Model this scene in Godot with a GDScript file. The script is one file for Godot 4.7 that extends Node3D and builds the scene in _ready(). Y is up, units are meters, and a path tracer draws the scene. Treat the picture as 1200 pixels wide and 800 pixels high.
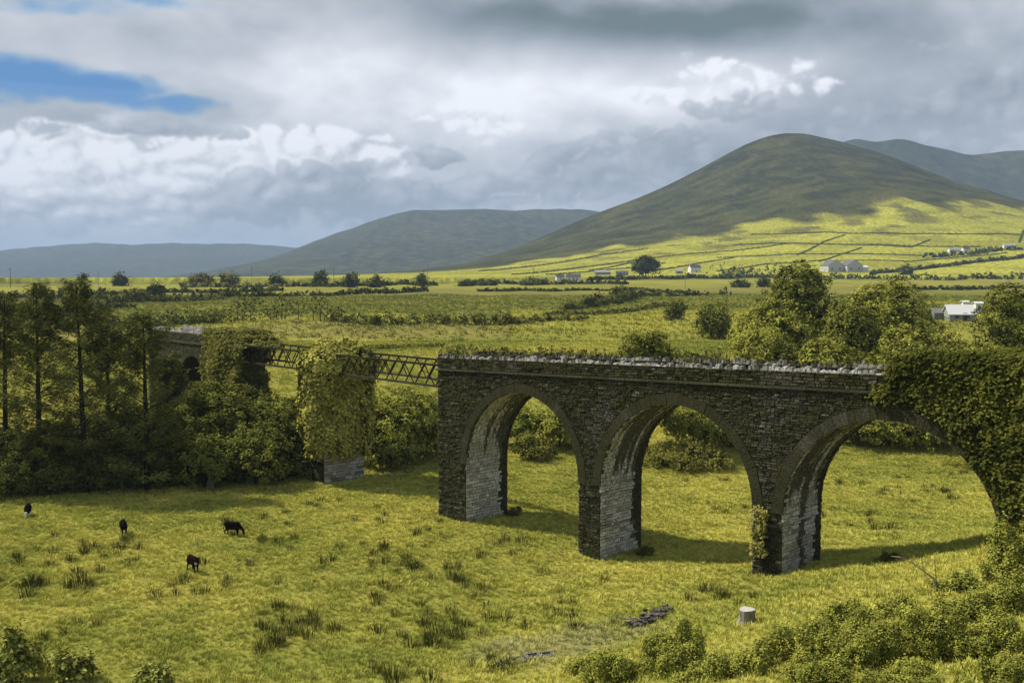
extends Node3D
# A ruined railway viaduct in a green valley, fields and mountains behind. Metres, y up, the camera looks along -Z.

const U := Vector3(0.69369, 0.0, 0.72028)      # along the viaduct, to the right and nearer
const N := Vector3(0.72028, 0.0, -0.69369)     # across it, away from the camera
const P0 := Vector3(-3.796, 0.0, -78.847)      # front foot of the first arch's left jamb
const PERIOD := 14.537                          # from pier to pier
const WIDE := 4.75                              # width of the viaduct
const GRADE := 0.0344                           # the line climbs to the right
const CAM_H := 20.2

var rng := RandomNumberGenerator.new()
var taken := {}
var noise := FastNoiseLite.new()
var noise_b := FastNoiseLite.new()
var mats := {}

# ------------------------------------------------------------------ helpers
class MB:
	var v := PackedVector3Array()
	var n := PackedVector3Array()
	var c := PackedColorArray()
	var idx := PackedInt32Array()
	func tri(a: Vector3, b: Vector3, d: Vector3, col: Color) -> void:
		var nn := (d - a).cross(b - a).normalized()
		var k := v.size()
		v.append(a); v.append(b); v.append(d)
		n.append(nn); n.append(nn); n.append(nn)
		c.append(col); c.append(col); c.append(col)
		idx.append(k); idx.append(k + 1); idx.append(k + 2)
	func quad(a: Vector3, b: Vector3, d: Vector3, e: Vector3, col: Color) -> void:
		var nn := (d - a).cross(b - a) + (e - a).cross(d - a)
		nn = nn.normalized()
		var k := v.size()
		v.append(a); v.append(b); v.append(d); v.append(e)
		for i in 4:
			n.append(nn); c.append(col)
		idx.append(k); idx.append(k + 1); idx.append(k + 2)
		idx.append(k); idx.append(k + 2); idx.append(k + 3)
	# p: eight corners, 0-3 the front ring, 4-7 the back ring behind them
	func hexa(p: Array, col: Color, back := true) -> void:
		quad(p[0], p[1], p[2], p[3], col)
		if back:
			quad(p[5], p[4], p[7], p[6], col)
		quad(p[1], p[0], p[4], p[5], col)
		quad(p[2], p[1], p[5], p[6], col)
		quad(p[3], p[2], p[6], p[7], col)
		quad(p[0], p[3], p[7], p[4], col)
	func box(o: Vector3, x: Vector3, y: Vector3, z: Vector3, col: Color) -> void:
		hexa([o, o + y, o + x + y, o + x, o + z, o + y + z, o + x + y + z, o + x + z], col)
	# tapered round bar between two points
	func bar(a: Vector3, b: Vector3, ra: float, rb: float, sides: int, col: Color, cap := false) -> void:
		var d := (b - a).normalized()
		var e := d.cross(Vector3.UP if absf(d.y) < 0.9 else Vector3.RIGHT).normalized()
		var g := d.cross(e)
		var k := v.size()
		for i in sides:
			var w := e * cos(TAU * i / sides) + g * sin(TAU * i / sides)
			v.append(a + w * ra); v.append(b + w * rb)
			n.append(w); n.append(w); c.append(col); c.append(col)
		for i in sides:
			var j := (i + 1) % sides
			idx.append(k + 2 * i); idx.append(k + 2 * i + 1); idx.append(k + 2 * j + 1)
			idx.append(k + 2 * i); idx.append(k + 2 * j + 1); idx.append(k + 2 * j)
		if cap:
			for i in range(1, sides - 1):
				tri(v[k + 1], v[k + 2 * (i + 1) + 1], v[k + 2 * i + 1], col)
	func mesh() -> ArrayMesh:
		var arr := []
		arr.resize(Mesh.ARRAY_MAX)
		arr[Mesh.ARRAY_VERTEX] = v
		arr[Mesh.ARRAY_NORMAL] = n
		arr[Mesh.ARRAY_COLOR] = c
		arr[Mesh.ARRAY_INDEX] = idx
		var m := ArrayMesh.new()
		m.add_surface_from_arrays(Mesh.PRIMITIVE_TRIANGLES, arr)
		return m

func numbered(called: String) -> String:
	var k: int = taken.get(called, 0)
	taken[called] = k + 1
	return called if k == 0 else "%s_%03d" % [called, k]

func tag(o: Node3D, label: String, category: String, group := "") -> void:
	o.set_meta("label", label)
	o.set_meta("category", category)
	if group != "":
		o.set_meta("group", group)

func thing(called: String, at: Vector3, label: String, category: String, group := "") -> Node3D:
	var o := Node3D.new()
	o.name = numbered(called)
	add_child(o)
	o.position = at
	tag(o, label, category, group)
	return o

func shape(called: String, m: Mesh, mat: Material, parent: Node3D = null) -> MeshInstance3D:
	var o := MeshInstance3D.new()
	o.mesh = m
	o.material_override = mat
	if parent == null:
		o.name = numbered(called)
		add_child(o)
	else:
		o.name = called
		parent.add_child(o, true)
	return o

func lift(x: float, z: float) -> Vector3:
	return Vector3(x, land(x, z), z)

func sm(a: float, b: float, x: float) -> float:
	var t := clampf((x - a) / (b - a), 0.0, 1.0)
	return t * t * (3.0 - 2.0 * t)

func interp(x: float, xs: Array, ys: Array) -> float:
	if x <= xs[0]:
		return ys[0]
	for i in range(1, xs.size()):
		if x <= xs[i]:
			return lerpf(ys[i - 1], ys[i], (x - xs[i - 1]) / (xs[i] - xs[i - 1]))
	return ys[ys.size() - 1]

func vary(c: Color, by: float) -> Color:
	var k := 1.0 + rng.randf_range(-by, by)
	return Color(c.r * k, c.g * k, c.b * k)

func grain(seed_: int, freq: float, octaves: int, low: float, high: float, size := 512, contrast := 1.0) -> ImageTexture:
	var f := FastNoiseLite.new()
	f.seed = seed_
	f.noise_type = FastNoiseLite.TYPE_SIMPLEX_SMOOTH
	f.frequency = freq
	f.fractal_octaves = octaves
	var im := f.get_seamless_image(size, size)
	im.convert(Image.FORMAT_L8)
	var d := im.get_data()
	for i in d.size():
		var t := clampf((d[i] / 255.0 - 0.5) * contrast + 0.5, 0.0, 1.0)
		d[i] = int(255.0 * lerpf(low, high, t))
	return ImageTexture.create_from_image(Image.create_from_data(size, size, false, Image.FORMAT_L8, d))

func matte(key: String, rough := 0.95, tex: Texture2D = null, tile := 1.0, bump: Texture2D = null, deep := 0.0) -> StandardMaterial3D:
	var m := StandardMaterial3D.new()
	m.resource_name = key
	m.vertex_color_use_as_albedo = true
	m.roughness = rough
	m.metallic_specular = 0.12
	m.cull_mode = BaseMaterial3D.CULL_DISABLED
	if tex:
		m.albedo_texture = tex
		m.uv1_triplanar = true
		m.uv1_world_triplanar = true
		m.uv1_scale = Vector3.ONE / tile
	if bump:
		m.heightmap_enabled = true
		m.heightmap_texture = bump
		m.heightmap_scale = deep
	mats[key] = m
	return m

func leafy(key: String, glow: Color, tex: Texture2D = null) -> StandardMaterial3D:
	var m := matte(key, 0.7, tex, 3.0)
	m.backlight_enabled = true
	m.backlight = glow
	m.metallic_specular = 0.06
	return m

# ------------------------------------------------------------------ the lie of the land
func ground_height(x: float, z: float) -> float:
	var rel := Vector3(x, 0, z) - P0
	var s := rel.dot(U) / PERIOD
	var q := rel.dot(N)
	var d := -z
	var bank := interp(s, [0.7, 1.1, 1.5, 2.0, 2.45, 2.84, 3.5, 4.5, 7.0], [0.0, 0.05, 0.75, 2.1, 4.0, 6.2, 8.4, 9.6, 10.5])
	var h := 8.0 * sm(100.0, 178.0, d) + 7.0 * (clampf(d, 170.0, 700.0) - 170.0) / 530.0
	h += bank * (1.0 - sm(70.0, 150.0, d)) * (1.0 - 0.55 * sm(4.0, 30.0, q))
	var k := sm(-0.14, 0.02, x / maxf(d, 1.0))
	h += k * (clampf(d, 700.0, 1000.0) - 700.0) * 0.0185 - (1.0 - k) * 14.0 * sm(720.0, 1100.0, d)
	h += 0.16 * noise.get_noise_2d(x * 9.0, z * 9.0) * (1.0 - sm(90.0, 300.0, d))
	h += 1.3 * noise_b.get_noise_2d(x * 1.5, z * 1.5) * sm(160.0, 260.0, d)
	return h

const RIDGE_X := [-502.6, -297.0, -114.2, 45.7, 205.6, 342.7, 456.9, 571.2, 662.6, 719.7, 788.2, 913.9, 1051.0, 1142.4, 1370.8, 1599.3, 1942.0, 2513.2]
const RIDGE_H := [0.0, 16.0, 38.8, 93.0, 164.0, 214.0, 265.0, 331.0, 374.0, 385.0, 379.0, 349.0, 304.0, 265.0, 186.0, 134.0, 82.0, 22.8]

func mountain_height(x: float, z: float) -> float:
	var d := -z
	var r := interp(x, RIDGE_X, RIDGE_H)
	r = (r * 2.0 + interp(x - 45.0, RIDGE_X, RIDGE_H) + interp(x + 45.0, RIDGE_X, RIDGE_H)) / 4.0
	var v := clampf((2600.0 - d) / 1650.0, 0.0, 1.0)
	var w := clampf((d - 2600.0) / 1800.0, 0.0, 1.0)
	var h := r * pow(1.0 - v, 1.6) * (1.0 - w)
	var rough := h / 377.0 * (0.12 + 0.88 * sm(0.0, 0.22, v + w))
	h += rough * 18.0 * noise_b.get_noise_2d(x * 0.35, z * 0.16) + rough * 9.0 * noise.get_noise_2d(x * 0.9, z * 0.45) + rough * 2.5 * noise.get_noise_2d(x * 3.0, z * 2.0)
	return 20.0 + h

func land(x: float, z: float) -> float:
	var h := ground_height(x, z)
	return maxf(h, mountain_height(x, z)) if z < -950.0 else h

# colours are linear, as vertex colours are
func turf(x: float, z: float) -> Color:
	var d := -z
	var green := Color(0.170, 0.188, 0.036)
	var dry := Color(0.335, 0.313, 0.070)
	var t := 0.5 + 0.6 * noise.get_noise_2d(x * 3.2, z * 4.0) + 0.45 * noise.get_noise_2d(x * 14.0, z * 17.0) + 0.35 * noise_b.get_noise_2d(x * 50.0, z * 60.0)
	if d > 165.0:
		t = 0.42 + 0.9 * noise_b.get_noise_2d(x * 1.6, z * 2.2) + 0.4 * noise.get_noise_2d(x * 2.5, z * 6.0)
	var c := green.lerp(dry, clampf(t, 0.0, 1.0))
	# trodden, muddy ground round the trough
	var mud := sm(4.6, 1.5, Vector2((x - 2.4) * 0.75, z + 48.2).length() - 2.6 * noise.get_noise_2d(x * 28.0, z * 28.0))
	return c.lerp(Color(0.20, 0.19, 0.14), mud * 0.4)

# ------------------------------------------------------------------ sky
# cloud forms: bearing, height (degrees), half width, half height, strength
const BLUE := [[-26.64, 10.36, 4.09, 1.12, 1.1], [-22.99, 10.06, 3.86, 0.95, 1.1], [-19.12, 9.42, 2.55, 0.54, 1.0], [-29.73, 9.78, 3.86, 1.28, 1.1], [-27.35, 6.59, 2.25, 0.73, 0.9], [-24.93, 14.2, 5.59, 0.7, 0.55], [-19.0, 14.7, 4.55, 0.52, 0.45], [1.97, 15.59, 5.08, 0.54, 0.25]]
const TONE := [[-7.0, 9.8, 10.5, 3.4, 0.17], [3.5, 10.4, 7.5, 2.2, 0.15], [13.0, 10.9, 6.0, 1.4, 0.12], [5.0, 14.6, 7.0, 1.7, -0.36], [11.5, 13.9, 6.0, 1.5, -0.34], [-2.5, 15.2, 4.9, 1.7, -0.24], [19.5, 14.2, 6.0, 2.0, -0.16], [24.2, 11.0, 6.6, 3.4, -0.13], [-21.2, 12.9, 7.7, 1.4, -0.06], [-24.0, 8.3, 7.0, 0.9, -0.08], [9.0, 6.2, 9.6, 2.6, -0.10], [20.0, 7.0, 9.0, 2.5, -0.09], [-16.9, 8.7, 5.4, 0.9, -0.06]]
const PUFF := [[-25.6, 5.5, 3.6, 2.3, 1.15], [-28.4, 5.0, 2.9, 2.3, 1.1], [-22.9, 6.4, 2.3, 1.7, 1.15], [-17.6, 6.0, 3.3, 1.9, 1.2], [-14.4, 6.9, 3.4, 1.5, 1.15], [-11.3, 6.9, 3.0, 1.6, 1.1], [-8.4, 6.9, 2.4, 1.4, 0.95], [-19.6, 5.0, 3.2, 1.6, 0.9], [-23.2, 3.9, 4.4, 1.6, 0.8], [-2.6, 9.0, 4.0, 1.3, 0.7], [12.2, 11.5, 3.6, 1.2, 0.58], [15.7, 10.7, 3.9, 1.3, 0.64], [9.8, 11.0, 3.2, 1.2, 0.55]]
const GREY := [[-4.48, 6.86, 1.85, 0.69, 0.9], [-14.66, 4.33, 3.85, 1.57, 1], [-10.86, 4.88, 4.24, 1.8, 1], [-6.47, 4.21, 7.57, 1.62, 1], [0.0, 4.97, 6.03, 1.52, 0.7], [4.98, 6.17, 4.9, 2.15, 0.8], [9.87, 6.59, 7.43, 2.38, 0.8], [13.64, 9.54, 3.86, 1.12, 0.75], [18.27, 7.73, 4.43, 2.02, 0.7], [22.62, 7.97, 6.05, 2.45, 0.8], [26.69, 9.0, 3.93, 2.83, 0.8], [-24.02, 2.6, 2.76, 0.8, 0.6], [-17.92, 2.71, 2.99, 0.73, 0.6], [23.36, 11.84, 5.04, 1.42, 0.5], [-26.33, 7.74, 3.52, 0.47, 0.5], [-20.03, 8.33, 5.79, 0.59, 0.7]]
var fine := FastNoiseLite.new()
var billow := FastNoiseLite.new()

func forms(list: Array, a: float, e: float) -> float:
	var best := 0.0
	for f in list:
		var x: float = (a - f[0]) / f[2]
		if x > 1.6 or x < -1.6:
			continue
		var y: float = (e - f[1]) / f[3]
		var g: float = f[4] * (1.0 - 0.5 * (x * x + y * y))
		if g > best:
			best = g
	return best

func cloud_ramp(t: float) -> Color:
	# sRGB, from the dark bellies to the sunlit heads
	if t < 0.5:
		return Color(0.37, 0.425, 0.435).lerp(Color(0.52, 0.552, 0.588), clampf((t - 0.3) / 0.2, 0.0, 1.0))
	if t < 0.75:
		return Color(0.52, 0.552, 0.588).lerp(Color(0.715, 0.73, 0.76), (t - 0.5) / 0.25)
	return Color(0.715, 0.73, 0.76).lerp(Color(0.905, 0.91, 0.93), clampf((t - 0.75) / 0.22, 0.0, 1.0))

func sky_at(bearing: float, e: float) -> Color:
	var b := deg_to_rad(bearing)
	var x := sin(b) * 57.3
	var z := cos(b) * 57.3
	var n1 := fine.get_noise_3d(x, e * 1.7, z)
	var n2 := fine.get_noise_3d(x + 140.0, e * 1.9 + 60.0, z)
	var n3 := -billow.get_noise_3d(x, e * 1.5, z)
	var a := pingpong(bearing + 30.0, 60.0) - 30.0     # the same weather goes on all round
	var aw := a + n1 * 2.2
	var ew := e + n2 * 0.9
	# the high sheet, with gaps of blue
	var col := Color(0.28, 0.49, 0.70).lerp(Color(0.50, 0.62, 0.75), clampf((9.0 - e) / 7.0, 0.0, 1.0))
	var hole := forms(BLUE, aw, e + n2 * 0.45)
	if e > 16.0:
		hole = maxf(hole * (1.0 - sm(16.0, 22.0, e)), (n1 * 1.2 - 0.22) * sm(16.0, 30.0, e) * 2.0)
	var t := 0.745
	for f in TONE:
		var dx: float = (aw - f[0]) / f[2]
		if absf(dx) > 2.2:
			continue
		var dy: float = (ew - f[1]) / f[3]
		t += f[4] * exp(-(dx * dx + dy * dy))
	t += n1 * 0.11 + n2 * 0.13 + n3 * 0.03
	t = lerpf(t, 0.66 + n1 * 0.16, sm(15.5, 24.0, e))
	col = col.lerp(cloud_ramp(t), clampf(1.0 - sm(0.30, 0.98, hole + n2 * 0.35 + n1 * 0.2 + n3 * 0.2 + 0.06), 0.0, 1.0))
	# heaped white clouds
	if e < 20.0:
		var lit := n3 + billow.get_noise_3d(sin(b - 0.007) * 57.3, (e + 0.4) * 1.5, cos(b - 0.007) * 57.3)
		var edge := (n3 + 0.42) * 0.55 + n2 * 0.25
		var d := forms(PUFF, a + n1 * 0.9, e + n2 * 0.4)
		d += edge * sm(0.0, 0.3, d)
		if d > 0.3:
			var head := d - forms(PUFF, a + n1 * 0.9 - 0.3, e + 0.7 + n2 * 0.4) - edge * 0.8
			var tone := 0.91 + head * 0.22 + lit * 0.15 + (n3 + 0.2) * 0.10 + n1 * 0.10 - 0.22 * sm(5.2, 2.2, e)
			col = col.lerp(cloud_ramp(tone), 0.94 * sm(0.45, 0.68, d))
		d = forms(GREY, a + n1 * 1.6, e + n2 * 0.7)
		d += edge * 0.85 * sm(0.0, 0.3, d)
		if d > 0.3:
			var head := d - forms(GREY, a + n1 * 1.6 - 0.2, e + 0.5 + n2 * 0.7) - edge * 0.85
			col = col.lerp(cloud_ramp(0.575 + lit * 0.09 + head * 0.24 + (n3 + 0.2) * 0.08 + n1 * 0.10 + n2 * 0.08), 0.84 * sm(0.50, 0.70, d))
	return col.lerp(Color(0.66, 0.695, 0.735), 0.75 * sm(3.2, 0.0, e + n1 * 0.5))

func sky_rows(w: int, h: int, x0: int, x1: int, y0: int, y1: int) -> Image:
	# panorama: the first column looks along -Z, the top row straight up
	var d := PackedByteArray()
	d.resize((x1 - x0) * (y1 - y0) * 3)
	var k := 0
	for j in range(y0, y1):
		var e := 90.0 - (j + 0.5) / h * 180.0
		for i in range(x0, x1):
			var c := sky_at(wrapf((i + 0.5) / w * 360.0, -180.0, 180.0), maxf(e, 0.0))
			d[k] = int(clampf(c.r, 0, 1) * 255.0)
			d[k + 1] = int(clampf(c.g, 0, 1) * 255.0)
			d[k + 2] = int(clampf(c.b, 0, 1) * 255.0)
			k += 3
	return Image.create_from_data(x1 - x0, y1 - y0, false, Image.FORMAT_RGB8, d)

func build_sky() -> PanoramaSkyMaterial:
	fine.seed = 11; fine.frequency = 0.13; fine.fractal_octaves = 5
	fine.noise_type = FastNoiseLite.TYPE_SIMPLEX_SMOOTH
	billow.seed = 5; billow.frequency = 0.30; billow.fractal_octaves = 5; billow.fractal_gain = 0.5
	billow.noise_type = FastNoiseLite.TYPE_SIMPLEX_SMOOTH
	billow.fractal_type = FastNoiseLite.FRACTAL_RIDGED
	var w := 4096
	var h := 2048
	var rough := sky_rows(w / 8, h / 8, 0, w / 8, 0, h / 16)
	rough.resize(w, h / 2, Image.INTERPOLATE_BILINEAR)
	var im := Image.create(w, h, false, Image.FORMAT_RGB8)
	im.fill(Color(0.42, 0.44, 0.36))
	im.blit_rect(rough, Rect2i(0, 0, w, h / 2), Vector2i.ZERO)
	var side := int(w * 36.0 / 360.0)
	var y0 := int(h * 66.0 / 180.0)
	for x0: int in [0, w - side]:
		im.blit_rect(sky_rows(w, h, x0, x0 + side, y0, h / 2), Rect2i(0, 0, side, h / 2 - y0), Vector2i(x0, y0))
	var m := PanoramaSkyMaterial.new()
	m.panorama = ImageTexture.create_from_image(im)
	return m

# ------------------------------------------------------------------ ground and mountains
func sheet(cols: int, rows: int, place: Callable, tint: Callable) -> ArrayMesh:
	var v := PackedVector3Array()
	var c := PackedColorArray()
	var n := PackedVector3Array()
	var idx := PackedInt32Array()
	v.resize(cols * rows); c.resize(cols * rows); n.resize(cols * rows)
	for j in rows:
		for i in cols:
			v[j * cols + i] = place.call(i, j)
	for j in rows:
		for i in cols:
			var k := j * cols + i
			var e := v[j * cols + mini(i + 1, cols - 1)] - v[j * cols + maxi(i - 1, 0)]
			var g := v[mini(j + 1, rows - 1) * cols + i] - v[maxi(j - 1, 0) * cols + i]
			var nn := e.cross(g).normalized()
			n[k] = nn if nn.y > 0.0 else -nn
			c[k] = tint.call(v[k], n[k])
			if i < cols - 1 and j < rows - 1:
				idx.append_array([k, k + cols, k + 1, k + 1, k + cols, k + cols + 1])
	var arr := []
	arr.resize(Mesh.ARRAY_MAX)
	arr[Mesh.ARRAY_VERTEX] = v; arr[Mesh.ARRAY_NORMAL] = n; arr[Mesh.ARRAY_COLOR] = c; arr[Mesh.ARRAY_INDEX] = idx
	var m := ArrayMesh.new()
	m.add_surface_from_arrays(Mesh.PRIMITIVE_TRIANGLES, arr)
	return m

func structure(called: String, m: Mesh, mat: Material) -> MeshInstance3D:
	var o := shape(called, m, mat)
	o.set_meta("kind", "structure")
	return o

const FIELD_TINTS := [Color(0.20, 0.20, 0.038), Color(0.14, 0.15, 0.032), Color(0.26, 0.255, 0.045), Color(0.165, 0.152, 0.05), Color(0.115, 0.13, 0.03)]

func ground_tint(p: Vector3, _n: Vector3) -> Color:
	var d := -p.z
	var c := turf(p.x, p.z)
	if d > 190.0:
		# pastures of different growth beyond the valley
		var row := int(floor(log(d / 190.0) * 6.0 + 0.6 * noise_b.get_noise_2d(p.x * 0.5, 7.0)))
		var pick := absi((row * 7 + int(floor((p.x + row * 90.0) / (120.0 + row * 30.0))) * 3)) % 5
		c = c.lerp(FIELD_TINTS[pick], 0.62)
	return c

func edge_of(p: Vector3) -> float:
	return 1830.0 + 150.0 * noise_b.get_noise_2d(p.x * 0.5, 3.0) + 60.0 * noise.get_noise_2d(p.x * 0.6, p.z * 0.6) - 140.0 * sm(250.0, -150.0, p.x) + 120.0 * sm(700, 1100, p.x)

func mountain_tint(p: Vector3, _n: Vector3) -> Color:
	var d := -p.z
	var heath := Color(0.036, 0.042, 0.014)
	var moor := Color(0.092, 0.094, 0.026)
	var grass := Color(0.38, 0.385, 0.055)  # sunlit fields against cloud-shaded heath: part of that contrast is in these colours
	var t := clampf(0.35 + 1.2 * noise_b.get_noise_2d(p.x * 0.5, p.z * 0.9) + 0.8 * noise.get_noise_2d(p.x * 0.5, p.z * 1.0), 0.0, 1.0)
	var c := heath.lerp(moor, t)
	# sheep tracks, bracken and outcrops
	var track := noise.get_noise_2d(p.x * 1.6 + p.y * 4.0, p.y * 26.0)
	c = c.lerp(Color(0.13, 0.12, 0.05), 0.7 * sm(0.16, 0.36, track) * (0.3 + t))
	c = c.lerp(Color(0.10, 0.098, 0.085), 0.8 * sm(0.33, 0.5, noise.get_noise_2d(p.x * 4.5, p.z * 4.5)))
	c = c.lerp(Color(0.10, 0.105, 0.026), 0.6 * sm(edge_of(p) + 330.0, edge_of(p) + 40.0, d) * clampf(0.6 + noise.get_noise_2d(p.x * 1.2, p.z * 1.2) * 2.0, 0.0, 1.0))
	var edge := edge_of(p)
	var k := sm(edge + 30.0, edge - 30.0, d)
	var pick := absi(int(floor((p.x + d * 0.3) / 130.0)) * 3 + int(floor((d + p.x * 0.12) / 95.0)) * 5) % 4
	var growth: Array = [1.0, 0.86, 1.1, 0.78]
	var f: Color = grass * float(growth[pick])
	# rough grazing in patches along the upper edge of the fields
	f = f.lerp(Color(0.12, 0.11, 0.035), 0.8 * sm(0.12, 0.3, noise_b.get_noise_2d(p.x * 0.9 + 50.0, p.z * 0.9)) * sm(edge - 420.0, edge - 120.0, d))
	return c.lerp(f, k)

func build_land() -> void:
	var turf_mat := matte("turf", 1.0, grain(3, 0.03, 5, 0.80, 1.0, 1024, 1.6), 9.0, grain(8, 0.05, 4, 0.0, 1.0), 6.0)
	turf_mat.metallic_specular = 0.1
	var cols := 421
	var rows := 300
	structure("ground", sheet(cols, rows, func(i: int, j: int) -> Vector3:
		var t := (i - 210) / 210.0
		var b := t * 0.62 + t * t * t * 0.95
		var d := 6.0 * pow(2600.0, j / 299.0)
		var x := d * sin(b)
		var z := -d * cos(b)
		return Vector3(x, ground_height(x, z) - (0.0 if d < 4000.0 else 12.0), z), ground_tint), turf_mat)
	var hill_mat := matte("heath", 1.0, grain(21, 0.02, 6, 0.64, 1.0, 1024, 2.0), 170.0)
	hill_mat.metallic_specular = 0.05
	structure("mountain", sheet(520, 230, func(i: int, j: int) -> Vector3:
		var x := lerpf(-560.0, 2560.0, i / 519.0)
		var z := -lerpf(940.0, 4300.0, pow(j / 229.0, 1.25))
		return Vector3(x, mountain_height(x, z) - (6.0 if j == 0 or i == 0 else 0.0), z), mountain_tint), hill_mat)
	var far_mat := matte("far_heath", 1.0, grain(22, 0.02, 6, 0.6, 1.0, 512, 2.0), 700.0)
	far_mat.metallic_specular = 0.05
	# distance, then the ridge as (x, height) pairs
	far_ridge("far_hill", 5600.0, 2600.0, [-1850, -1500, -1150, -880, -590, -250, 50, 460, 900, 1600], [0, 80, 225, 335, 408, 432, 426, 414, 330, 120], Color(0.060, 0.068, 0.026), Color(0.095, 0.10, 0.038), far_mat)
	far_ridge("far_ridge", 8200.0, 2600.0, [-6500, -5200, -4400, -3600, -2900, -2200, -1500, -800, 0], [190, 235, 250, 312, 320, 310, 268, 180, 60], Color(0.060, 0.068, 0.026), Color(0.095, 0.10, 0.038), far_mat)
	far_ridge("back_mountain", 4400.0, 1500.0, [700, 1250, 1560, 1790, 2020, 2300, 2700, 3300, 4200], [340, 615, 648, 625, 596, 612, 655, 530, 260], Color(0.060, 0.068, 0.026), Color(0.095, 0.10, 0.038), far_mat)

func far_ridge(called: String, dist: float, deep: float, xs: Array, hs: Array, top: Color, foot: Color, mat: Material) -> void:
	var x0: float = xs[0]
	var x1: float = xs[xs.size() - 1]
	structure(called, sheet(160, 50, func(i: int, j: int) -> Vector3:
		var x := lerpf(x0, x1, i / 159.0)
		var z := -(dist - deep + deep * 1.5 * j / 49.0)
		var r := (interp(x, xs, hs) * 2.0 + interp(x - 120.0, xs, hs) + interp(x + 120.0, xs, hs)) / 4.0
		var v := clampf((dist + z) / deep, -0.5, 1.0)
		var h := r * (pow(1.0 - v, 1.5) if v > 0.0 else 1.0 + v * 1.6)
		h += h * 0.07 * noise_b.get_noise_2d(x * 0.15, z * 0.1)
		return Vector3(x, h - 4.0, z), func(p: Vector3, _n: Vector3) -> Color:
			var t := 0.5 + 1.1 * noise_b.get_noise_2d(p.x * 0.16, p.z * 0.2) + 0.6 * noise.get_noise_2d(p.x * 0.1, p.z * 0.1)
			return foot.lerp(top, 0.45 + 0.55 * sm(0.2, 0.6, t))), mat)

# ------------------------------------------------------------------ the viaduct
# s runs along the line, v up from its sloping datum, w across (0 at the front face)
const PIER := 2.064
const RADIUS := 6.2365
const SPRING := 4.885
const STRING := 12.62
const LEFT_END := -3.55
const RIGHT_END := 66.0
const RING := 0.72

func on_line(s: float, v: float, w: float) -> Vector3:
	return P0 + U * s + N * w + Vector3.UP * (v + GRADE * s)

func arch_centre(k: int) -> float:
	return k * PERIOD + RADIUS

# a rough stone on a face: corners in (s, v), pushed out of the face by `out`
func stone(mb: MB, s0: float, s1: float, v0: float, v1: float, out: float, col: Color, put: Callable) -> void:
	var j := 0.026
	var b := 0.03
	var a := []
	for q: Array in [[s0 + b, v0 + b], [s0 + b, v1 - b], [s1 - b, v1 - b], [s1 - b, v0 + b]]:
		a.append(put.call(q[0] + rng.randf_range(-j, j), q[1] + rng.randf_range(-j, j), -out + rng.randf_range(-0.012, 0.012)))
	for q: Array in [[s0, v0], [s0, v1], [s1, v1], [s1, v0]]:
		a.append(put.call(q[0] + rng.randf_range(-j, j) * 0.5, q[1] + rng.randf_range(-j, j) * 0.5, 0.07))
	mb.hexa(a, col, false)

func lichen_stone(s: float, v: float) -> Color:
	# grey stone grown over with dark lichen and moss, washed pale in places
	var wash := noise_b.get_noise_2d(s * 14.0 + 300.0, v * 6.0)
	var moss := 0.5 + 0.5 * noise.get_noise_2d(s * 12.0, v * 12.0)
	var c := Color(0.096, 0.093, 0.056).lerp(Color(0.084, 0.088, 0.032), clampf(moss, 0.0, 1.0))
	c = c.lerp(Color(0.15, 0.145, 0.115), clampf(sm(0.22, 0.55, wash) * 0.7, 0.0, 1.0))
	var r := rng.randf()
	if r < 0.12:
		c = c.lerp(Color(0.19, 0.185, 0.15), rng.randf())
	elif r < 0.36:
		c = c * rng.randf_range(0.5, 0.8)
	return vary(c, 0.32)

# fills a wall with coursed rubble; gaps(v) gives the open spans of s at that height
func rubble(mb: MB, v0: float, v1: float, spans: Callable, course: float, long: float, tint: Callable, put: Callable) -> void:
	var v := v0
	while v < v1 - 0.02:
		var h := minf(course * rng.randf_range(0.7, 1.35), v1 - v)
		for span: Array in spans.call(v + h * 0.5):
			var s: float = span[0]
			var e: float = span[1]
			while s < e - 0.02:
				var l := long * rng.randf_range(0.4, 1.9)
				if e - s - l < long * 0.4:
					l = e - s
				stone(mb, s, s + l, v, v + h, rng.randf_range(0.0, 0.065), tint.call(s + l * 0.5, v + h * 0.5), put)
				s += l
		v += h

func face_spans(v: float) -> Array:
	var out := []
	var s := LEFT_END
	for k in 3:
		var c := arch_centre(k)
		var reach := RADIUS
		if v > SPRING:
			var r := RADIUS + RING
			reach = sqrt(maxf(0.0, r * r - (v - SPRING) * (v - SPRING)))
		elif v > SPRING - 0.4:
			reach = RADIUS + RING * 0.5
		if reach > 0.05:
			out.append([s, c - reach])
			s = c + reach
	out.append([s, minf(RIGHT_END, 50.0)])
	return out

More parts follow.
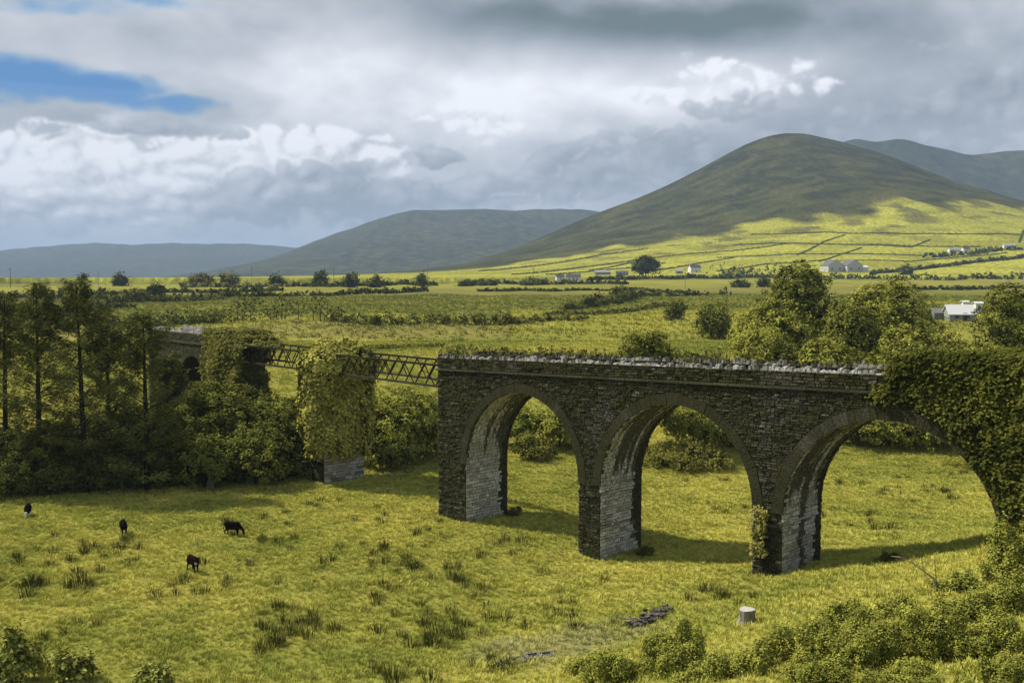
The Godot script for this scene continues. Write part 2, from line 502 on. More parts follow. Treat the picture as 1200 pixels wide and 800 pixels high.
func barrel_tint(k: int, a: float, w: float) -> Color:
	# a: along the soffit from the left springing (below it the jamb); lime wash on the jambs, black moss with pale runs above
	var c := Color(0.80, 0.79, 0.76)
	if rng.randf() < 0.22:
		c = Color(0.36, 0.35, 0.30)
	c = c.lerp(Color(0.62, 0.60, 0.50), clampf(0.5 + noise.get_noise_2d(w * 30.0, a * 30.0 + k * 50.0), 0.0, 1.0))
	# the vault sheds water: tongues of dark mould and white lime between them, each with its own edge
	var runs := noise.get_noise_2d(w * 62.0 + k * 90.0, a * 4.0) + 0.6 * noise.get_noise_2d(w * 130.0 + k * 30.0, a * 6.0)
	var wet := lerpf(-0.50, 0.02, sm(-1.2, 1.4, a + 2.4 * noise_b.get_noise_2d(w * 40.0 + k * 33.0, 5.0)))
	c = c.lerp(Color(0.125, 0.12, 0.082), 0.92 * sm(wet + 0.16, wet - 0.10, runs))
	if w > WIDE - 0.8 + 0.8 * noise.get_noise_2d(a * 8.0, k * 20.0):
		c = Color(0.088, 0.09, 0.05)      # darker along the far edge, with a wavering border
	return vary(c, 0.22)

func build_viaduct() -> void:
	var stone_tex := grain(31, 0.03, 6, 0.5, 1.0, 512, 2.3)
	var stone_mat := matte("lichened_stone", 0.95, stone_tex, 1.7, grain(32, 0.09, 4, 0.0, 1.0), 1.5)
	var mortar_mat := matte("mortar", 1.0, stone_tex, 2.3)
	var root := thing("stone_viaduct", P0, "dark lichened stone viaduct with three tall round arches and rubble coping", "viaduct")
	var mb := MB.new()
	# --- core of the masonry, a little behind the stones
	var line := PackedVector2Array()
	line.append(Vector2(LEFT_END + 0.03, STRING))
	line.append(Vector2(LEFT_END + 0.03, -3.0))
	for k in 3:
		var c := arch_centre(k)
		var r := RADIUS + 0.03
		line.append(Vector2(c - r, -3.0))
		for i in 49:
			var g := PI - PI * i / 48.0
			line.append(Vector2(c + r * cos(g), SPRING + r * sin(g)))
		line.append(Vector2(c + r, -3.0))
	line.append(Vector2(RIGHT_END, -3.0))
	line.append(Vector2(RIGHT_END, STRING))
	var mort := Color(0.075, 0.072, 0.048)
	var ids := Geometry2D.triangulate_polygon(line)
	var put := func(s: float, v: float, w: float) -> Vector3: return on_line(s, v, w) - P0
	for face: float in [0.035, WIDE - 0.02]:
		for i in range(0, ids.size(), 3):
			var q := [put.call(line[ids[i]].x, line[ids[i]].y, face), put.call(line[ids[i + 1]].x, line[ids[i + 1]].y, face), put.call(line[ids[i + 2]].x, line[ids[i + 2]].y, face)]
			mb.tri(q[0], q[1], q[2], mort)
	for i in line.size():
		var a := line[i]
		var b := line[(i + 1) % line.size()]
		mb.quad(put.call(a.x, a.y, 0.035), put.call(b.x, b.y, 0.035), put.call(b.x, b.y, WIDE - 0.02), put.call(a.x, a.y, WIDE - 0.02), mort)
	shape("masonry_core", mb.mesh(), mortar_mat, root)
	# --- front face stones
	mb = MB.new()
	rubble(mb, -1.6, STRING - 0.06, face_spans, 0.155, 0.30, lichen_stone, put)
	var front := shape("face_stonework", mb.mesh(), stone_mat, root)
	front.set_meta("kind", "stuff")
	# --- end face of the first pier and quoins
	mb = MB.new()
	rubble(mb, -1.6, STRING - 0.06, func(_v: float) -> Array: return [[0.05, WIDE - 0.05]], 0.16, 0.32, lichen_stone, func(s: float, v: float, w: float) -> Vector3: return put.call(LEFT_END + 0.03 + w, v, s))
	var end := shape("end_stonework", mb.mesh(), stone_mat, root)
	end.set_meta("kind", "stuff")
	# --- the arches: barrel stones and a ring of voussoirs each
	for k in 3:
		var c := arch_centre(k)
		var arch := Node3D.new()
		arch.name = "arch"
		root.add_child(arch, true)
		mb = MB.new()
		var bend := func(w: float, a: float, out: float) -> Vector3:
			# a = 0 at the left springing; below it the left jamb, past the half circle the right one
			var half := PI * RADIUS
			if a < 0.0:
				return put.call(c - RADIUS - out, SPRING + a, w)
			if a > half:
				return put.call(c + RADIUS + out, SPRING - (a - half), w)
			var g := PI - a / RADIUS
			return put.call(c + (RADIUS + out) * cos(g), SPRING + (RADIUS + out) * sin(g), w)
		var full := PI * RADIUS
		var across := func(_v: float) -> Array: return [[0.03, WIDE - 0.03]]
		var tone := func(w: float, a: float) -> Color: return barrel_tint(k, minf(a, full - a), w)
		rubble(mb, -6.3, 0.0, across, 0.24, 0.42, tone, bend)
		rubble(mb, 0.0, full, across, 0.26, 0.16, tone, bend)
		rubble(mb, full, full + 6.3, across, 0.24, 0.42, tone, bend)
		var barrel := shape("barrel_stonework", mb.mesh(), stone_mat, arch)
		barrel.set_meta("kind", "stuff")
		# voussoirs: dressed stones round the front edge
		var count := 46
		for i in count:
			var vb := MB.new()
			var g0 := PI - PI * i / count - 0.0015
			var g1 := PI - PI * (i + 1) / count + 0.0015
			var ro := RADIUS + RING * rng.randf_range(0.93, 1.03)
			var f := -0.05 + rng.randf_range(-0.012, 0.012)
			var ring := []
			for w: float in [f, 0.3]:
				for q: Array in [[RADIUS - 0.02, g0], [ro, g0], [ro, g1], [RADIUS - 0.02, g1]]:
					ring.append(put.call(c + q[0] * cos(q[1]), SPRING + q[0] * sin(q[1]), w))
			var wash := sm(0.1, 0.5, noise_b.get_noise_2d(i * 7.0, k * 40.0))
			vb.hexa(ring, vary(Color(0.076, 0.076, 0.042).lerp(Color(0.14, 0.135, 0.11), wash * 0.7 if rng.randf() < 0.4 else wash * 0.2), 0.09))
			shape("voussoir", vb.mesh(), stone_mat, arch)
	# --- string course: long projecting slabs
	for side in 2:
		var s := LEFT_END - 0.05
		while s < 50.0:
			var l := rng.randf_range(1.0, 1.5)
			var sb := MB.new()
			var w0 := -0.16 if side == 0 else WIDE - 0.3
			var w1 := 0.3 if side == 0 else WIDE + 0.16
			var d := rng.randf_range(-0.012, 0.012)
			sb.hexa([put.call(s + 0.008, STRING - 0.08, w0 + d), put.call(s + 0.008, STRING + 0.07, w0 + d), put.call(s + l - 0.008, STRING + 0.07, w0 + d), put.call(s + l - 0.008, STRING - 0.08, w0 + d), put.call(s + 0.008, STRING - 0.08, w1), put.call(s + 0.008, STRING + 0.07, w1), put.call(s + l - 0.008, STRING + 0.07, w1), put.call(s + l - 0.008, STRING - 0.08, w1)], vary(Color(0.115, 0.115, 0.068), 0.22))
			shape("string_course_slab", sb.mesh(), stone_mat, root)
			s += l
	# --- parapets
	for side in 2:
		var wall := Node3D.new()
		wall.name = "parapet"
		root.add_child(wall, true)
		var w0 := 0.0 if side == 0 else WIDE - 0.45
		mb = MB.new()
		mb.hexa([put.call(LEFT_END + 0.04, STRING + 0.1, w0 + 0.04), put.call(LEFT_END + 0.04, STRING + 0.98, w0 + 0.04), put.call(50.0, STRING + 0.98, w0 + 0.04), put.call(50.0, STRING + 0.1, w0 + 0.04), put.call(LEFT_END + 0.04, STRING + 0.1, w0 + 0.41), put.call(LEFT_END + 0.04, STRING + 0.98, w0 + 0.41), put.call(50.0, STRING + 0.98, w0 + 0.41), put.call(50.0, STRING + 0.1, w0 + 0.41)], mort)
		rubble(mb, STRING + 0.1, STRING + 1.0, func(_v: float) -> Array: return [[LEFT_END, 50.0]], 0.17, 0.34, lichen_stone, func(s: float, v: float, w: float) -> Vector3: return put.call(s, v, w0 + w))
		rubble(mb, STRING + 0.1, STRING + 1.0, func(_v: float) -> Array: return [[w0, w0 + 0.45]], 0.2, 0.3, lichen_stone, func(s: float, v: float, w: float) -> Vector3: return put.call(LEFT_END + 0.04 + w, v, s))
		var sw := shape("parapet_stonework", mb.mesh(), stone_mat, wall)
		sw.set_meta("kind", "stuff")
		# rough coping stones set on edge
		var s := LEFT_END + 0.02
		while s < 46.5:
			var l := rng.randf_range(0.14, 0.42)
			var cb := MB.new()
			var hgt := rng.randf_range(0.10, 0.34) * (1.15 if l < 0.28 else 0.8)
			var p := []
			var lean := rng.randf_range(-0.06, 0.06)
			var o := rng.randf_range(-0.04, 0.05)
			for q: Array in [[0.01, 0.0], [l * rng.randf_range(0.08, 0.3), 1.0], [l * rng.randf_range(0.7, 0.92), 1.0], [l - 0.01, 0.0]]:
				p.append(put.call(s + q[0] + lean * q[1], STRING + 0.98 + q[1] * (hgt + rng.randf_range(-0.07, 0.07)), w0 - 0.02 + o + 0.05 * q[1]))
			for q: Array in [[0.01, 0.0], [l * rng.randf_range(0.08, 0.3), 1.0], [l * rng.randf_range(0.7, 0.92), 1.0], [l - 0.01, 0.0]]:
				p.append(put.call(s + q[0] + lean * q[1], STRING + 0.98 + q[1] * (hgt + rng.randf_range(-0.07, 0.07)), w0 + 0.45 + o - 0.05 * q[1]))
			var pale := clampf((0.66 if side == 0 else 0.12) + 0.5 * noise_b.get_noise_2d(s * 12.0, side * 30.0) + 0.12 * sm(4.0, 14.0, s) - 0.35 * sm(8.0, 2.0, s) + rng.randf_range(-0.5, 0.45), 0.0, 1.0)
			cb.hexa(p, vary(Color(0.09, 0.088, 0.05).lerp(Color(0.60, 0.59, 0.57), pale), 0.15))
			if rng.randf() < 0.93:
				shape("coping_stone", cb.mesh(), stone_mat, wall)
			s += l
	# --- track bed, overgrown
	mb = MB.new()
	mb.quad(put.call(LEFT_END, STRING + 0.25, 0.4), put.call(RIGHT_END, STRING + 0.25, 0.4), put.call(RIGHT_END, STRING + 0.25, WIDE - 0.4), put.call(LEFT_END, STRING + 0.25, WIDE - 0.4), Color(0.09, 0.095, 0.025))
	shape("track_bed", mb.mesh(), mats["turf"], root)

# --- the ivy-clad middle pier, the left approach arch and the girders
func build_remains() -> void:
	var stone_mat: Material = mats["lichened_stone"]
	var mortar_mat: Material = mats["mortar"]
	var dm := PERIOD
	# middle pier
	var s0 := -1.6 * dm
	var foot := on_line(s0, 0, 0)
	var root := thing("bridge_pier", Vector3(foot.x, 0, foot.z), "lone grey stone pier under thick ivy between the two girder spans", "bridge pier")
	var put := func(s: float, v: float, w: float) -> Vector3: return on_line(s, v, w) - root.position
	var mb := MB.new()
	mb.hexa([put.call(s0 + 0.04, -1.5, 0.04), put.call(s0 + 0.04, 11.0, 0.04), put.call(s0 + 2.16, 11.0, 0.04), put.call(s0 + 2.16, -1.5, 0.04), put.call(s0 + 0.04, -1.5, WIDE - 0.04), put.call(s0 + 0.04, 11.0, WIDE - 0.04), put.call(s0 + 2.16, 11.0, WIDE - 0.04), put.call(s0 + 2.16, -1.5, WIDE - 0.04)], Color(0.2, 0.2, 0.16))
	shape("pier_core", mb.mesh(), mortar_mat, root)
	mb = MB.new()
	var light := func(_s: float, _v: float) -> Color: return vary(Color(0.60, 0.58, 0.50).lerp(Color(0.30, 0.28, 0.2), 1.0 if rng.randf() < 0.2 else rng.randf() * 0.4), 0.2)
	rubble(mb, -1.0, 4.0, func(_v: float) -> Array: return [[s0, s0 + 2.2]], 0.3, 0.6, lichen_stone, put)
	rubble(mb, -1.0, 4.0, func(_v: float) -> Array: return [[0.0, WIDE]], 0.3, 0.6, light, func(s: float, v: float, w: float) -> Vector3: return put.call(s0 + 2.2 - w, v, s))
	var st := shape("pier_stonework", mb.mesh(), stone_mat, root)
	st.set_meta("kind", "stuff")
	# left approach: a walled abutment with one small arch
	var a0 := -4.2 * dm
	var a1 := -2.78 * dm
	var cs := -3.36 * dm
	var rad := 3.75
	var sp := 7.35 - GRADE * cs
	var base := on_line(a1, 0, 0)
	var ab := thing("stone_abutment", Vector3(base.x, 0, base.z), "far stone abutment with one small dark arch, half buried in ivy and trees", "abutment")
	var pb := func(s: float, v: float, w: float) -> Vector3: return P0 + U * s + N * w + Vector3.UP * v - ab.position
	var top := 12.5
	sp = 7.2
	mb = MB.new()
	var line := PackedVector2Array([Vector2(a0, top), Vector2(a0, -2.0), Vector2(cs - rad, -2.0)])
	for i in 33:
		var g := PI - PI * i / 32.0
		line.append(Vector2(cs + rad * cos(g), sp + rad * sin(g)))
	line.append(Vector2(cs + rad, -2.0))
	line.append(Vector2(a1, -2.0))
	line.append(Vector2(a1, top))
	var ids := Geometry2D.triangulate_polygon(line)
	for face: float in [0.035, WIDE]:
		for i in range(0, ids.size(), 3):
			mb.tri(pb.call(line[ids[i]].x, line[ids[i]].y, face), pb.call(line[ids[i + 1]].x, line[ids[i + 1]].y, face), pb.call(line[ids[i + 2]].x, line[ids[i + 2]].y, face), Color(0.06, 0.06, 0.04))
	for i in line.size():
		var a := line[i]
		var b := line[(i + 1) % line.size()]
		mb.quad(pb.call(a.x, a.y, 0.035), pb.call(b.x, b.y, 0.035), pb.call(b.x, b.y, WIDE), pb.call(a.x, a.y, WIDE), Color(0.06, 0.06, 0.04))
	shape("masonry_core", mb.mesh(), mortar_mat, ab)
	mb = MB.new()
	var spans := func(v: float) -> Array:
		var reach := rad + 0.02
		if v > sp:
			reach = sqrt(maxf(0.0, (rad + 0.55) * (rad + 0.55) - (v - sp) * (v - sp)))
		return [[a0, cs - reach], [cs + reach, a1]] if reach > 0.05 else [[a0, a1]]
	var grey := func(s: float, v: float) -> Color: return lichen_stone(s, v).lerp(Color(0.15, 0.148, 0.10), 0.45)
	rubble(mb, 2.0, top - 0.1, spans, 0.24, 0.5, grey, pb)
	rubble(mb, top + 0.1, top + 1.15, func(_v: float) -> Array: return [[a0, a1]], 0.2, 0.4, grey, pb)
	st = shape("face_stonework", mb.mesh(), stone_mat, ab)
	st.set_meta("kind", "stuff")
	mb = MB.new()
	mb.hexa([pb.call(a0, top - 0.1, -0.14), pb.call(a0, top + 0.1, -0.14), pb.call(a1, top + 0.1, -0.14), pb.call(a1, top - 0.1, -0.14), pb.call(a0, top - 0.1, WIDE), pb.call(a0, top + 0.1, WIDE), pb.call(a1, top + 0.1, WIDE), pb.call(a1, top - 0.1, WIDE)], Color(0.15, 0.15, 0.10))
	shape("string_course", mb.mesh(), stone_mat, ab)
	for w0: float in [0.05, WIDE - 0.45]:
		mb = MB.new()
		mb.hexa([pb.call(a0, top + 0.1, w0), pb.call(a0, top + 1.12, w0), pb.call(a1, top + 1.12, w0), pb.call(a1, top + 0.1, w0), pb.call(a0, top + 0.1, w0 + 0.4), pb.call(a0, top + 1.12, w0 + 0.4), pb.call(a1, top + 1.12, w0 + 0.4), pb.call(a1, top + 0.1, w0 + 0.4)], Color(0.07, 0.07, 0.045))
		var wall := shape("parapet", mb.mesh(), mortar_mat, ab)
		var s := a0
		while s < a1:
			var l := rng.randf_range(0.28, 0.6)
			var cb := MB.new()
			var h := rng.randf_range(0.2, 0.5)
			cb.hexa([pb.call(s, top + 1.1, w0 - 0.05), pb.call(s + 0.03, top + 1.1 + h, w0), pb.call(s + l - 0.05, top + 1.08 + h, w0), pb.call(s + l, top + 1.1, w0 - 0.05), pb.call(s, top + 1.1, w0 + 0.45), pb.call(s + 0.03, top + 1.12 + h, w0 + 0.4), pb.call(s + l - 0.05, top + 1.1 + h, w0 + 0.4), pb.call(s + l, top + 1.1, w0 + 0.45)], vary(Color(0.46, 0.46, 0.44), 0.3))
			shape("coping_stone", cb.mesh(), stone_mat, wall)
			s += l
	var vr := 24
	for i in vr:
		var vb := MB.new()
		var ring := []
		for w: float in [-0.05, 0.3]:
			for q: Array in [[rad, PI - PI * i / vr - 0.006], [rad + 0.55, PI - PI * i / vr - 0.006], [rad + 0.55, PI - PI * (i + 1) / vr + 0.006], [rad, PI - PI * (i + 1) / vr + 0.006]]:
				ring.append(pb.call(cs + q[0] * cos(q[1]), sp + q[0] * sin(q[1]), w))
		vb.hexa(ring, vary(Color(0.10, 0.10, 0.06), 0.25))
		shape("voussoir", vb.mesh(), stone_mat, ab)
	# girders: two lattice girders to each span
	var iron := matte("rusted_iron", 0.8, grain(40, 0.06, 4, 0.6, 1.0), 1.3)
	var where := ["span beside the tall arches", "span beside the far abutment"]
	for span in 2:
		var b0 := -1.58 * dm if span == 0 else -2.84 * dm
		var b1 := LEFT_END + 0.4 if span == 0 else -1.5 * dm
		for side in 2:
			var w := 0.55 if side == 0 else WIDE - 0.55
			var o := on_line(b0, 0, w)
			var gd := thing("lattice_girder", Vector3(o.x, 0, o.z), ("near" if side == 0 else "back") + " dark iron lattice girder of the " + where[span], "girder", "iron girders of the lost deck")
			lattice(gd, b0, b1, w, iron)

func lattice(gd: Node3D, b0: float, b1: float, w: float, iron: Material) -> void:
	var put := func(s: float, v: float, q: float) -> Vector3: return P0 + U * s + N * (w + q) + Vector3.UP * v - gd.position
	var hi := 12.75
	var lo := 10.95
	var rust := Color(0.038, 0.032, 0.024)
	for ch: Array in [["top_chord", hi, 0.14], ["bottom_chord", lo, 0.15]]:
		var mb := MB.new()
		var y: float = ch[1]
		var t: float = ch[2]
		mb.hexa([put.call(b0, y - t * 0.5, -0.18), put.call(b0, y + t * 0.5, -0.18), put.call(b1, y + t * 0.5, -0.18), put.call(b1, y - t * 0.5, -0.18), put.call(b0, y - t * 0.5, 0.18), put.call(b0, y + t * 0.5, 0.18), put.call(b1, y + t * 0.5, 0.18), put.call(b1, y - t * 0.5, 0.18)], rust if y > 12.0 else Color(0.075, 0.07, 0.05))
		shape(ch[0], mb.mesh(), iron, gd)
	var n := int(round((b1 - b0) / 1.45))
	var step := (b1 - b0) / n
	for i in n:
		for lean: int in [0, 1]:
			var x0 := b0 + step * i
			var x1 := x0 + step
			var off := 0.05 if lean == 0 else -0.05
			var a: Vector3 = put.call(x0 if lean == 0 else x1, lo, off)
			var b: Vector3 = put.call(x1 if lean == 0 else x0, hi, off)
			if lean == 1 and i % 2 == 1:
				continue
			var mb := MB.new()
			var d := (b - a).normalized()
			var e := d.cross(N).normalized() * (0.055 if lean == 0 else 0.04)
			mb.hexa([a - e - N * 0.03, b - e - N * 0.03, b + e - N * 0.03, a + e - N * 0.03, a - e + N * 0.03, b - e + N * 0.03, b + e + N * 0.03, a + e + N * 0.03], vary(rust, 0.3))
			shape("diagonal", mb.mesh(), iron, gd)

# ------------------------------------------------------------------ plants
func leaf(mb: MB, p: Vector3, nrm: Vector3, size: float, col: Color) -> void:
	var e := nrm.cross(Vector3(rng.randf() - 0.5, rng.randf() - 0.5, rng.randf() - 0.5)).normalized()
	var g := nrm.cross(e)
	var a := e * size * 0.5
	var b := g * size * rng.randf_range(0.24, 0.36)
	mb.quad(p - a, p + b - a * 0.1 , p + a, p - b + a * 0.1, col)

# a tuft of leaves round a twig end, facing outwards
func clump(mb: MB, at: Vector3, out: Vector3, radius: float, count: int, size: float, col: Color) -> void:
	for i in count:
		var r := Vector3(rng.randfn(), rng.randfn(), rng.randfn()) * 0.5
		r -= out * r.dot(out) * 0.45
		var nrm := (out * 0.8 + Vector3.UP * 0.4 + Vector3(rng.randf() - 0.5, rng.randf() - 0.5, rng.randf() - 0.5) * 1.1).normalized()
		leaf(mb, at + r * radius, nrm, size * rng.randf_range(0.7, 1.3), vary(col, 0.28))

func crown(mb: MB, blobs: Array, clumps: int, per: int, spread: float, size: float, col: Color, tip: Color) -> void:
	var total := 0.0
	for b: Array in blobs:
		total += b[1].x * b[1].y
	for b: Array in blobs:
		var c: Vector3 = b[0]
		var r: Vector3 = b[1]
		var tone := col.lerp(tip, rng.randf() * 0.6)
		for i in int(ceil(clumps * r.x * r.y / total)):
			var d := Vector3(rng.randfn(), rng.randfn() + 0.25, rng.randfn()).normalized()
			if d.y < -0.55:
				d.y = -d.y
			var p := c + d * r * rng.randf_range(0.62, 1.12)
			var out := (d / r).normalized()
			clump(mb, p, out, spread * rng.randf_range(0.7, 1.35), int(per * rng.randf_range(0.6, 1.4)), size, vary(tone.lerp(tip, rng.randf() * 0.75), 0.26))

# a broad-leaved tree: x, z, height, crown radius, share of the height without leaves
func broadleaf(called: String, x: float, z: float, tall: float, wide: float, bare: float, size: float, col: Color, tip: Color, label: String, group := "", dense := 1.0) -> Node3D:
	var at := lift(x, z)
	var o := thing(called, at, label, "tree" if tall > 5.0 else "bush", group)
	wide *= 1.18
	var blobs := []
	var n := int(clampf(wide * 2.4, 6, 18))
	var lo := tall * bare
	for i in n:
		var t := (i + 0.5) / n
		var g := i * 2.4 + rng.randf()
		var room := wide * sqrt(maxf(0.05, 1.0 - pow(absf(t * 1.55 - 0.55), 2.0)))
		var r := wide * rng.randf_range(0.40, 0.60)
		var off := maxf(0.0, room - r) * rng.randf_range(0.75, 1.1)
		blobs.append([Vector3(cos(g) * off, lo + r * 0.7 + t * maxf(0.1, tall - lo - 1.65 * r), sin(g) * off), Vector3(r, r * rng.randf_range(0.75, 0.95), r)])
	var wood := MB.new()
	var bark := Color(0.075, 0.065, 0.048)
	var fork := Vector3(rng.randf_range(-0.2, 0.2), maxf(tall * 0.3, lo), rng.randf_range(-0.2, 0.2))
	var girth := 0.02 * tall + 0.03
	wood.bar(Vector3(0, -0.4, 0), fork, girth * 1.25, girth * 0.8, 7, bark)
	for b: Array in blobs:
		wood.bar(fork * rng.randf_range(0.7, 1.0), b[0], girth * 0.5, girth * 0.14, 5, bark)
	shape("trunk", wood.mesh(), mats["bark"], o)
	var mb := MB.new()
	var area := wide * (tall - lo) * 0.5 + wide * wide
	crown(mb, blobs, int(clampf(dense * area / (size * size) * 1.0, 60, 900)), 30, size * 1.75, size, col, tip)
	shape("crown", mb.mesh(), mats["leaf"], o)
	return o

# a thin old spruce: whorls of up-swept boughs hung with sprays
func spruce(x: float, z: float, tall: float, wide: float, label: String, lean := 0.0) -> void:
	var o := thing("spruce_tree", lift(x, z), label, "tree", "thin spruces at the wood's edge")
	var wood := MB.new()
	var bark := Color(0.05, 0.045, 0.034)
	var top := Vector3(lean, tall, 0)
	wood.bar(Vector3(0, -0.4, 0), top * 0.5, 0.30, 0.20, 7, bark)
	wood.bar(top * 0.5, top, 0.20, 0.03, 6, bark)
	var mb := MB.new()
	var h := tall * 0.10
	while h < tall * 0.985:
		var f := h / tall
		var reach := wide * (0.10 + 1.2 * pow(1.0 - f, 0.65)) * (0.8 + 0.7 * noise.get_noise_2d(x * 20.0, h * 45.0)) * (1.0 if f > 0.3 else 0.8)
		for k in 3:
			if rng.randf() < (0.3 if f < 0.6 else 0.15):
				continue
			var g := rng.randf() * TAU
			var l := reach * rng.randf_range(0.45, 1.15) + 0.3
			var dir := Vector3(cos(g), 0, sin(g))
			var a := top * f
			var up := lerpf(0.05, 0.85, f) + rng.randf_range(-0.15, 0.2)
			var b := a + dir * l + Vector3.UP * (l * up)
			wood.bar(a, b, 0.06 * (1.2 - f), 0.012, 4, bark)
			var tone := vary(Color(0.105, 0.114, 0.030), 0.4)
			var steps := int((5 + l * 5.5) * (0.40 if f > 0.3 and f < 0.64 else 0.85))
			for i in steps:
				var t := pow((i + rng.randf()) / steps, 0.7)
				if t < 0.22:
					continue
				var p := a.lerp(b, t) + Vector3.DOWN * sin(t * PI) * l * 0.08
				var side := dir.cross(Vector3.UP) * (rng.randf() - 0.5) * l * 0.7 * (1.2 - t)
				for q in 15:
					var way := (dir * rng.randf_range(0.2, 1.0) + dir.cross(Vector3.UP) * rng.randf_range(-1.0, 1.0) + Vector3.DOWN * rng.randf_range(-0.25, 0.7)).normalized() * rng.randf_range(0.22, 0.55)
					var o2 := p + side + Vector3(rng.randfn(), rng.randfn() - 0.5, rng.randfn()) * 0.2
					var thin := way.cross(Vector3(rng.randf() - 0.5, rng.randf() - 0.5, rng.randf() - 0.5)).normalized() * 0.045
					mb.quad(o2, o2 + way * 0.45 + thin, o2 + way, o2 + way * 0.45 - thin, vary(tone, 0.3))
		h += tall * 0.019
	shape("trunk", wood.mesh(), mats["bark"], o)
	shape("crown", mb.mesh(), mats["needle"], o)

# gorse, bramble and other scrub close to the ground
func scrub(called: String, x: float, z: float, tall: float, wide: float, size: float, col: Color, tip: Color, label: String, group := "", dense := 1.0) -> Node3D:
	var at := lift(x, z)
	var o := thing(called, at, label, "bush", group)
	var blobs := []
	var n := int(clampf(wide * 5.0, 6, 20))
	for i in n:
		var g := i * 2.4
		var d := wide * 0.75 * sqrt((i + 0.3) / n)
		var px := cos(g) * d
		var pz := sin(g) * d
		var r := wide * rng.randf_range(0.16, 0.42)
		var ht := tall * rng.randf_range(0.35, 1.1) * (1.1 - 0.4 * d / wide)
		blobs.append([Vector3(px, land(x + px, z + pz) - at.y + ht * 0.45, pz), Vector3(r, ht * 0.55, r)])
	var wood := MB.new()
	for b: Array in blobs:
		wood.bar(Vector3(b[0].x * 0.4, -0.15 + land(x + b[0].x * 0.4, z + b[0].z * 0.4) - at.y, b[0].z * 0.4), b[0], 0.03, 0.012, 4, Color(0.08, 0.065, 0.04))
	var mb := MB.new()
	var area := wide * tall * 1.6 + wide * wide
	# long shoots that break the outline
	for i in int(6 + wide * 7.0):
		var b: Array = blobs[rng.randi() % n]
		var d := Vector3(rng.randfn() * 0.6, absf(rng.randfn()) + 0.5, rng.randfn() * 0.6).normalized()
		var p0: Vector3 = b[0] + d * b[1] * 0.7
		var p1 := p0 + d * tall * rng.randf_range(0.2, 0.5)
		wood.bar(p0, p1, 0.008 + size * 0.04, 0.004, 3, Color(0.10, 0.085, 0.045))
		for k in 5:
			clump(mb, p0.lerp(p1, (k + 1) / 5.0), d, size * 0.8, 3, size, vary(tip, 0.2))
	shape("stem", wood.mesh(), mats["bark"], o)
	crown(mb, blobs, int(clampf(dense * area / (size * size) * 0.62, 30, 700)), 24, size * 2.1, size, col, tip)
	shape("foliage", mb.mesh(), mats["leaf"], o)
	return o

# a hedge along a line of ground points
func hedge(pts: Array, tall: float, thick: float, size: float, col: Color, tip: Color, label: String, group: String, gappy := 0.25) -> void:
	var a0 := lift(pts[0].x, pts[0].y)
	var o := thing("hedgerow", a0, label, "hedge", group)
	var mb := MB.new()
	var wood := MB.new()
	var d0: float = -pts[0].y
	var tufts := 10 if d0 < 400.0 else (6 if d0 < 900.0 else 4)
	var leaves := 11 if d0 < 400.0 else (8 if d0 < 900.0 else 5)
	for i in pts.size() - 1:
		var a: Vector2 = pts[i]
		var b: Vector2 = pts[i + 1]
		var l := a.distance_to(b)
		var n := int(ceil(l / (tall * 0.62)))
		for k in n:
			var q := a.lerp(b, (k + rng.randf()) / n)
			var m := 0.5 + 0.9 * noise.get_noise_2d(q.x * 40.0 / tall, q.y * 40.0 / tall)
			if rng.randf() < gappy * 0.6 and m < 0.5:
				continue
			var h := tall * clampf(m + 0.35, 0.4, 1.5) * rng.randf_range(0.75, 1.15)
			var base := lift(q.x, q.y) - a0
			wood.bar(base + Vector3.DOWN * 0.2, base + Vector3.UP * h * 0.5, tall * 0.025, tall * 0.012, 3, Color(0.06, 0.05, 0.035))
			var tone := vary(col.lerp(tip, rng.randf()), 0.2)
			for j in tufts:
				var d := Vector3(rng.randfn(), 0, rng.randfn()) * thick * 0.36
				clump(mb, base + d + Vector3.UP * h * rng.randf_range(0.06, 0.9), Vector3(d.x, 0.6, d.z + 0.3).normalized(), tall * 0.30, leaves, size * (1.2 if d0 < 400.0 else 1.45), tone)
	shape("stem", wood.mesh(), mats["bark"], o)
	shape("foliage", mb.mesh(), mats["leaf"], o)

# ivy over a surface: spots are [point, outward]; each gets a clump of overlapping leaves
func ivy(called: String, at: Vector3, spots: Array, spread: float, per: int, size: float, col: Color, tip: Color, label: String) -> void:
	var o := thing(called, at, label, "ivy")
	var mb := MB.new()
	var wood := MB.new()
	for s: Array in spots:
		var p: Vector3 = s[0] - at
		var out: Vector3 = s[1]
		clump(mb, p, out, spread * rng.randf_range(0.7, 1.3), per, size, vary(col.lerp(tip, clampf(rng.randf() * 0.7 + 0.35 * s[2], 0.0, 1.0)), 0.15))
		if rng.randf() < 0.12:
			wood.bar(p - out * 0.3, p - out * 0.3 + Vector3.DOWN * rng.randf_range(0.2, 0.5), 0.03, 0.03, 4, Color(0.08, 0.07, 0.05))
	shape("vine", wood.mesh(), mats["bark"], o)
	shape("foliage", mb.mesh(), mats["leaf"], o)

